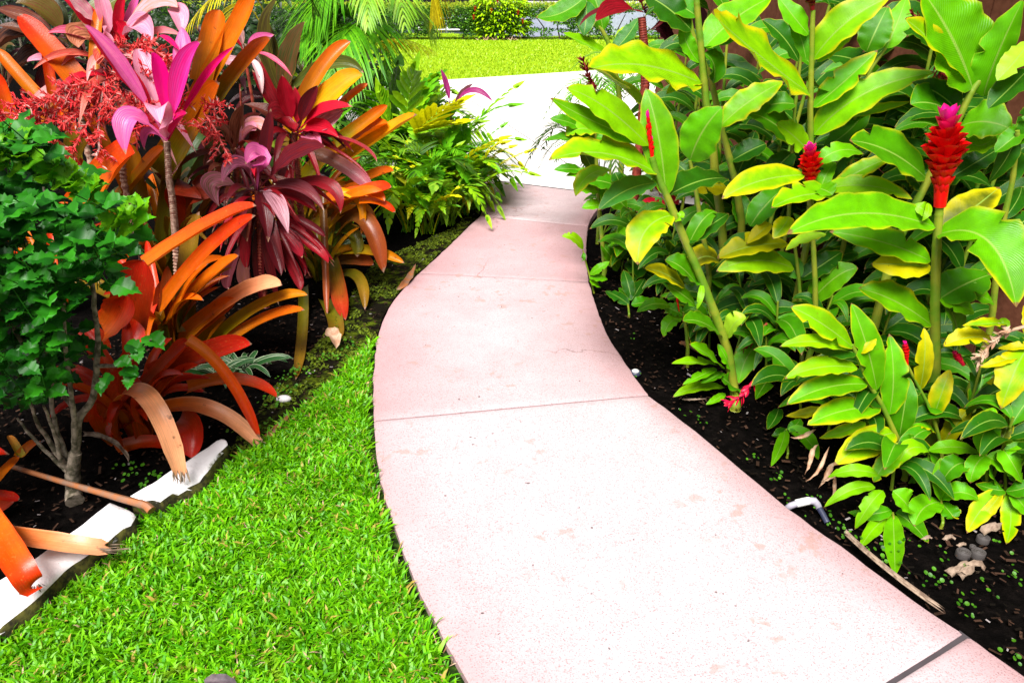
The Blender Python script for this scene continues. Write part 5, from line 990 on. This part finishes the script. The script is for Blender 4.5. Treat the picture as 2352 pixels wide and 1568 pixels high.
# bark debris chunks and ringed cane ends
for k, (x, y, s) in enumerate([(2200, 1320, .022), (2225, 1322, .026), (2215, 1302, .016), (2240, 1305, .022), (2190, 1316, .016), (2180, 1240, .015), (2210, 1255, .012), (2130, 1240, .013), (2280, 1225, .03)]):
    c = G(x, y, s * .5); mb = MB(); leaf_rows(mb, c + V((-s, 0, 0)), c + V((0, 0, s * .8)), c + V((s, U(-.5, .5) * s, 0)), s * 1.3, 'strap', fold=.8, ripple=.6, nv=8, nu=4, twist=U(-1, 1)); tag(mb.build('bark_piece', M['husk'], org=c), 'piece of reddish brown dry bark on the soil at the lower right', 'bark', 'dry bark pieces at the lower right')
for x, y, s, lb in [(2256, 1243, .020, 'grey ringed cane end highest of the group at the lower right'), (2244, 1277, .022, 'grey ringed cane end nearest the camera at the lower right'), (2210, 1277, .022, 'grey ringed cane end leftmost of the group, half buried'), (2233, 1258, .010, 'smallest grey cane end, between the larger ringed ones')]:
    c = G(x, y, -s * .45); mb = MB(); prof_ = [(1.0, 0), (1.0, .9), (.88, 1.0), (.80, .86), (.66, .86), (.62, 1.0), (.5, 1.02), (.46, .88), (.32, .9), (.28, 1.04), (.12, 1.06), (0, 1.02)]
    mb.grid([[c + V((math.cos(a_ * .4488) * r1 * s, math.sin(a_ * .4488) * r1 * s * .9, h1 * s)) for a_ in range(15)] for r1, h1 in prof_]); tag(mb.build('cane_end', M['grey'], org=c), lb, 'cane stump', 'ringed cane ends at the lower right')
# irrigation parts
c = G(2388, 1150) if False else G(1828, 1156, .03)
r_ = thing('pipe_fitting', V((c.x, c.y, 0)), 'white plastic pipe coupling with grey elbows beside the path', 'pipe', None)
mb = MB(); a, b = G(1828, 1156, .035), G(1860, 1149, .042); mb.tube([a, a.lerp(b, .05), a.lerp(b, .95), b], [.012, .0135, .0135, .012], 16); mb.build('coupling', M['pvc'], r_)
mb = MB(); mb.tube([G(1806, 1172, .0), G(1808, 1166, .018), G(1816, 1161, .032), a.lerp(b, .1)], [.008, .010, .0115, .011], 12); mb.build('elbow', M['greypvc'], r_)
mb = MB(); mb.tube([a.lerp(b, .95), G(1870, 1150, .046), G(1877, 1158, .03), G(1881, 1166, .02)], [.013, .013, .012, .011], 12); mb.build('elbow', M['greypvc'], r_)
mb = MB(); mb.tube([G(1880, 1164, .022), G(1890, 1180, .014), G(1900, 1200, .0)], .010, 10); mb.build('hose', M['darkpvc'], r_)
c = G(1459, 858); r_ = thing('sprinkler_head', c, 'small white pop up sprinkler head in the soil by the path', 'sprinkler')
mb = MB(); mb.tube([c, c + V((0, 0, .010)), c + V((0, 0, .013))], [.026, .026, .022], 18); mb.build('collar', M['darkpvc'], r_)
mb = MB(); mb.tube([c + V((0, 0, .01)), c + V((0, 0, .017)), c + V((0, 0, .020))], [.016, .016, .010], 16); mb.build('nozzle', M['pvc'], r_)
# white edged rosette plants
for k, (x, y, lb) in enumerate([(560, 870, 'white edged green rosette plant between the orange leaves and the moss'), (500, 880, 'white edged green rosette half hidden under the red orange leaves'), (770, 590, 'white edged green rosette behind the hanging olive straps')]):
    g = G(x, y); root = thing('striped_rosette', g, lb, 'plant', 'white edged rosette plants')
    for i in range(15):
        an = i * 2.4 + .4; L = U(.14, .24); d = V((math.cos(an), math.sin(an) * .8, 0)); mb = MB(); leaf_rows(mb, g + V((0, 0, .02)), g + d * L * .5 + V((0, 0, L * .42)), g + d * L + V((0, 0, L * U(.2, .6))), U(.022, .03), 'strap', fold=.2, nv=10, nu=8, chan=.3); mb.build('leaf', M['varieg'], root)

# ------------------------------------------------------------------ green hibiscus bush at the left edge
TY = YG(1135); g = G(165, 1140); root = thing('hibiscus_bush', V((g.x, TY, 0)), 'leafy green bush with toothed leaves and a pale branching trunk at the left edge', 'bush')
mb = MB()
def limb(pts, r0, r1, Yo=0):
    P = [PY(x, y, TY + Yo * i) for i, (x, y) in enumerate(pts)]; Q = []
    for i in range(len(P) - 1):
        for k in range(6): Q.append(P[i].lerp(P[i + 1], k / 6))
    Q.append(P[-1])
    for _ in range(2): Q = [Q[0]] + [(Q[i - 1] + Q[i] * 2 + Q[i + 1]) / 4 for i in range(1, len(Q) - 1)] + [Q[-1]]
    Q = [q + V((mnoise.noise(q * 30), mnoise.noise(q * 30 + V((5, 5, 5))), 0)) * .003 for q in Q]
    mb.tube(Q, [px(r0 + (r1 - r0) * i / (len(Q) - 1), Q[i]) * (1 + .12 * mnoise.noise(Q[i] * 60)) for i in range(len(Q))], 10)
limb([(172, 1150), (168, 1120), (166, 1085), (172, 1040)], 19, 13)
limb([(170, 1060), (176, 1015), (180, 960), (208, 925), (218, 905), (222, 840), (226, 780), (215, 690), (208, 600), (215, 500)], 10, 4)
limb([(166, 1090), (140, 1070), (100, 1030), (64, 992), (40, 960)], 5.5, 3, .02); limb([(164, 1080), (130, 1040), (105, 1000), (86, 975), (60, 900)], 7, 3.5, -.01)
limb([(166, 1075), (150, 1040), (130, 990), (118, 930), (110, 830), (90, 650)], 7.5, 3, .02); limb([(160, 1080), (140, 1062), (128, 1000), (112, 960), (100, 930)], 6, 3, -.02); limb([(172, 1050), (172, 990), (168, 935), (150, 800), (140, 600), (100, 430)], 7.5, 3, -.02)
limb([(178, 950), (60, 800), (-40, 650), (-60, 500)], 5, 3, -.02); limb([(222, 840), (280, 840), (330, 800), (345, 780)], 5, 2, -.06); limb([(212, 650), (255, 560), (270, 500)], 5, 2, -.04)
mb.build('trunk', M['bark'], root)
HL = [(0, 0), (.12, .03), (.34, .10), (.46, .26), (.36, .36), (.50, .50), (.36, .55), (.36, .68), (.22, .72), (.20, .84), (.10, .88), (0, 1.0)]
def hib_leaf(mb, p, d, s, up):
    sd = d.cross(up); sd = sd.normalized() if sd.length > .05 else V((1, 0, 0)); n = sd.cross(d).normalized(); fo = U(.1, .5); dr = U(.05, .35)
    def pt(x, y): return p + d * (y * s) + sd * (x * s) + n * (abs(x) * s * fo - dr * s * y * y + .06 * s * math.sin(9 * y + x * 6))
    mids = [pt(0, y) for x, y in HL]
    for sg in (-1, 1):
        E = [pt(sg * x * .92, y - (.06 if 0 < x else 0)) for x, y in HL]; vs = mids + E; k = len(HL); fs = []
        for i in range(k - 1):
            f = (i, i + 1, k + i + 1, k + i) if sg > 0 else (i, k + i, k + i + 1, i + 1); fs.append(f)
        mb.add(vs, fs, [(0, 0)] * len(vs))
hp = [(-260, 420), (-60, 330), (60, 300), (112, 378), (190, 420), (215, 465), (235, 520), (280, 485), (288, 555), (272, 590), (220, 640), (200, 740), (170, 860), (80, 905), (0, 940), (-260, 960)]
hpv = [V((x, y, 0)) for x, y in hp]; fl = MB(); cnt = 0; sprigs = 0
while sprigs < 250:
    p = V((U(-260, 335), U(300, 960), 0))
    if not inside(p, hpv): continue
    if mnoise.noise(V((p.x / 70, p.y / 70, 4.2))) < -.26 or (p.y > 600 and random.random() < .22): continue
    sprigs += 1
    Y = TY + U(-.30, .22) + (.12 if p.y < 450 else 0); c = PY(p.x, p.y, Y); ax = V((U(-.6, .6), U(-.9, .1), U(.4, 1.2))).normalized(); L = U(.05, .12)
    for i in range(random.randint(4, 7)):
        an = i * 2.4 + U(-.3, .3); q = c + ax * L * (i / 6 - .5); d = V((math.cos(an), math.sin(an) * .9 - .25, U(-.25, .45))).normalized(); e = q + d * U(.012, .03); fl.tube([q, e], .001, 3, cap=False)
        hib_leaf(fl, e, d, U(.042, .082) * (1.1 if p.y < 560 else .9), (V((U(-.35, .35), -.55 + U(-.3, .2), 1))).normalized())
    fl.tube([c - ax * L * .7, c + ax * L * .6], .0018, 4, cap=False)
fl.build('foliage', M['hibiscus'], root); fl = MB()
for x0, y0, x1, y1, n in [(60, 380, 52, 322, 9), (20, 400, 10, 350, 7), (120, 430, 128, 378, 8), (200, 470, 222, 425, 8), (265, 540, 272, 480, 9), (300, 520, 318, 470, 8), (180, 450, 165, 400, 7), (-20, 380, -30, 330, 7)]:
    a, c = PY(x0, y0, TY - .1), PY(x1, y1, TY - .08); fl.tube([a, c], .0022, 5)
    for i in range(n):
        f = i / (n - 1); an = i * 2.4; d = V((math.cos(an), math.sin(an) - .3, .5 + .6 * f)).normalized(); q = a.lerp(c, f); hib_leaf(fl, q + d * .01, d, U(.05, .075) * (1.1 - .4 * f), V((U(-.2, .2), -.6, .8)).normalized())
fl.build('young_leaves', M['youngleaf'], root); fl = MB()
for x, y, s in [(372, 770, .075), (320, 790, .06), (300, 825, .055), (335, 838, .05), (285, 860, .06), (330, 862, .045), (268, 880, .05), (345, 800, .05), (310, 850, .05)]:
    d = V((U(-.2, 1), U(-.6, 0), U(-.5, .1))).normalized(); hib_leaf(fl, PY(x - 30, y, TY - .15), d, s, V((U(-.2, .2), -.5, 1)).normalized())
fl.build('low_branch_leaves', M['hibiscus'], root)

# ================================================================== beyond the lawn
def leaf_cloud(mb, n, box, s0, s1, shape=None):
    k = 0
    while k < n:
        p = V((U(box[0], box[1]), U(box[2], box[3]), U(box[4], box[5])))
        if shape and not shape(p): continue
        k += 1; s = U(s0, s1); d = V((U(-1, 1), U(-1, .4), U(-.3, 1))).normalized(); sd = d.cross(V((U(-.5, .5), -.5, 1))).normalized()
        mb.add([p, p + d * s * .5 + sd * s * .28, p + d * s, p + d * s * .5 - sd * s * .28], [(0, 1, 2, 3)])
hy = 23.6
def hedge(label, x0, x1, gap):
    root = thing('hedge', V(((x0 + x1) / 2, hy, 0)), label, 'hedge', 'clipped hedge along the street'); mb = MB()
    def shp(p):
        v = mnoise.noise(V((p.x * 1.4, p.z * 2.2, 3.3)))
        if abs(p.x + 1.85) < .3 and p.z < .32: return False
        if gap and .28 < p.z < .78 and v > .08: return False
        return p.z > .25 or mnoise.noise(V((p.x * 2, 0, 1))) > -.15 and random.random() < .55
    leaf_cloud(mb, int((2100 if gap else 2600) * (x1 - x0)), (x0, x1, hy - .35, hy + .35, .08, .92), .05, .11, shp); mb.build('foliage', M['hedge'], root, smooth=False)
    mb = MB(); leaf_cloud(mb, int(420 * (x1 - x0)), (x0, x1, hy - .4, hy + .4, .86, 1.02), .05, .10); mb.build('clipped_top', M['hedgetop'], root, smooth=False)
    mb = MB(); x = x0 + .2
    while x < x1:
        mb.tube([(x, hy, 0), (x + U(-.1, .1), hy + U(-.1, .1), .35), (x + U(-.3, .3), hy, .7)], [.03, .02, .012], 5); x += U(.4, .8)
    mb.build('stems', M['bark'], root)
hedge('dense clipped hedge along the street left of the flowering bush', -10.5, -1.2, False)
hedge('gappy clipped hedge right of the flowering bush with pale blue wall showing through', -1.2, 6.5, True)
root = thing('flowering_bush', G(1150, 92), 'bright green rounded bush with a few red flowers in front of the hedge', 'bush'); bc = G(1148, 92); mb = MB()
for k in range(1100):
    a = U(0, 6.3); r1 = U(0, 1) ** .5; z = U(.12, 1.30); rr = (.95 - .25 * abs(z - .75)) * r1; p = bc + V((math.cos(a) * rr * .95, math.sin(a) * rr * .55, z * (1.02 - .25 * r1 ** 2))); d = V((math.cos(a), math.sin(a) - .4, U(-.2, .9))).normalized(); L = U(.16, .30); leaf_rows(mb, p, p + d * L * .5 + V((0, 0, .03)), p + d * L - V((0, 0, .03)), U(.05, .085), 'ginger', fold=.25, nv=4, nu=2)
mb.build('foliage', M['bush'], root); mb = MB()
for k in range(24): mb.tube([bc + V((U(-.4, .4), U(-.2, .2), 0)), bc + V((U(-.7, .7), U(-.3, .3), U(.6, 1.1)))], .015, 5)
mb.build('stems', M['gstem'], root)
for x, y in [(1091, 21), (1088, 41), (1128, 26), (1143, 2), (1201, 50), (1190, 30)]:
    p = PY(x, y, bc.y - .55); o = flower_mesh(p + V((0, 0, -.05)), p + V((0, 0, .08)), .05, rows=4, per=5).build('flower', M['flower'], root); o['tint'] = [.5, .03, .01]; o['tint2'] = [.5, .02, .02]
mb = MB()
for k in range(90):
    p = G(1150 + U(-50, 50), 92 + U(-3, 4)); d = V((U(-1, 1), U(-1, .3), U(.2, 1))).normalized(); leaf_rows(mb, p, p + d * .08, p + d * .18, .03, 'lance', nv=3, nu=2)
tag(mb.build('leaf_litter', M['dry'], org=bc), 'dry brown leaves heaped under the flowering bush', 'dead leaves', kind='stuff')
wl = thing('boundary_wall', V((3, 25.4, -.9)), 'pale blue grey low wall seen through the hedge gaps', 'wall'); mb = MB(); mb.box((3.2, 25.4, .0), (7.6, .15, 1.9)); mb.build('wall_panel', M['bluewall'], wl, smooth=False); mb = MB(); mb.box((3.2, 25.4, .98), (7.7, .22, .06)); mb.build('coping', M['pebble'], wl, smooth=False)
# parked car on the lower street
cx0 = PY(1046, 68, 27.2); car = thing('parked_car', V((cx0.x - .6, 27.2, -.9)), 'dark parked car half hidden behind the hedge, its chrome edged side window showing', 'car'); B = V((cx0.x - .6, 27.2, -.9))
prof_c = [(-2.2, .35), (-2.15, .75), (-1.5, .92), (-.75, 1.02), (-.25, 1.40), (1.0, 1.44), (1.75, 1.05), (2.2, .98), (2.25, .4)]
mb = MB(); rows = []
for yy, sx in ((-.85, .97), (-.80, 1), (.80, 1), (.85, .97)): rows.append([B + V((x * sx, yy * (1 if z < 1.1 else .84), z * (sx if z > 1 else 1))) for x, z in prof_c])
mb.grid(rows); k = len(prof_c); mb.add(rows[0], [tuple(range(k))[::-1]]); mb.add(rows[-1], [tuple(range(k))]); mb.add([r[0] for r in rows] + [r[-1] for r in rows], [(0, 1, 5, 4), (1, 2, 6, 5), (2, 3, 7, 6)]); mb.build('body', M['carpaint'], car, smooth=False)
for x0, x1, x2, x3 in ((-.62, -.22, .32, .32), (.40, .40, .98, 1.50)):
    wd = MB(); q = [B + V((x0, -.875, 1.03)), B + V((x3, -.875, 1.03)), B + V((x2, -.755, 1.37)), B + V((x1, -.755, 1.37))]; wd.add(q, [(0, 1, 2, 3)]); wo_ = wd.build('window', M['carglass'], car, smooth=False); fr = MB(); fr.tube(q + [q[0]], .025, 6); fr.build('frame', M['cartrim'], wo_, org=car.location)
for sx in (-1.4, 1.4):
    for sy in (-.78, .78):
        t_ = MB(); t_.tube([B + V((sx, sy - .1, .32)), B + V((sx, sy + .1, .32))], .32, 20); wh = t_.build('wheel', M['tyre'], car); t_ = MB(); t_.tube([B + V((sx, sy - .11, .32)), B + V((sx, sy + .11, .32))], .2, 16); t_.build('rim', M['cartrim'], wh, org=car.location)

# dark shrubs closing the back of the left bed
for k, (x, y, lb) in enumerate([(60, 150, 'dark green shrub in the far left corner behind the olive ti plant'), (330, 150, 'dark green shrub behind the cream and pink ti plant'), (560, 170, 'dark green shrub behind the yellow fronded palm'), (690, 190, 'dark green shrub left of the areca palm trunk'), (-250, 160, 'dark green shrub beyond the left edge of the bed'), (450, 120, 'dark shrub farthest back on the left')]):
    g = G(x, y); root = thing('shrub', g, lb, 'shrub', 'dark shrubs closing the left bed'); mb = MB(); rx = U(1.3, 1.8); hz = U(1.1, 1.35)
    for q in range(900):
        a = U(0, 6.3); r1 = U(0, 1) ** .5; z = U(.05, 1); p = g + V((math.cos(a) * rx * r1, math.sin(a) * rx * .7 * r1, z * hz * (1 - .3 * r1 ** 3))); d = V((math.cos(a) + U(-.5, .5), math.sin(a) - .4, U(-.3, .9))).normalized(); L = U(.10, .24); leaf_rows(mb, p, p + d * L * .5 + V((0, 0, .02)), p + d * L - V((0, 0, .03)), L * .34, 'lance', fold=.25, nv=4, nu=2)
    mb.build('foliage', M['shrub'], root); mb = MB(); mb.tube([g, g + V((.03, 0, hz * .5)), g + V((.1, 0, hz * .85))], [.04, .03, .015], 7); mb.build('trunk', M['bark'], root)
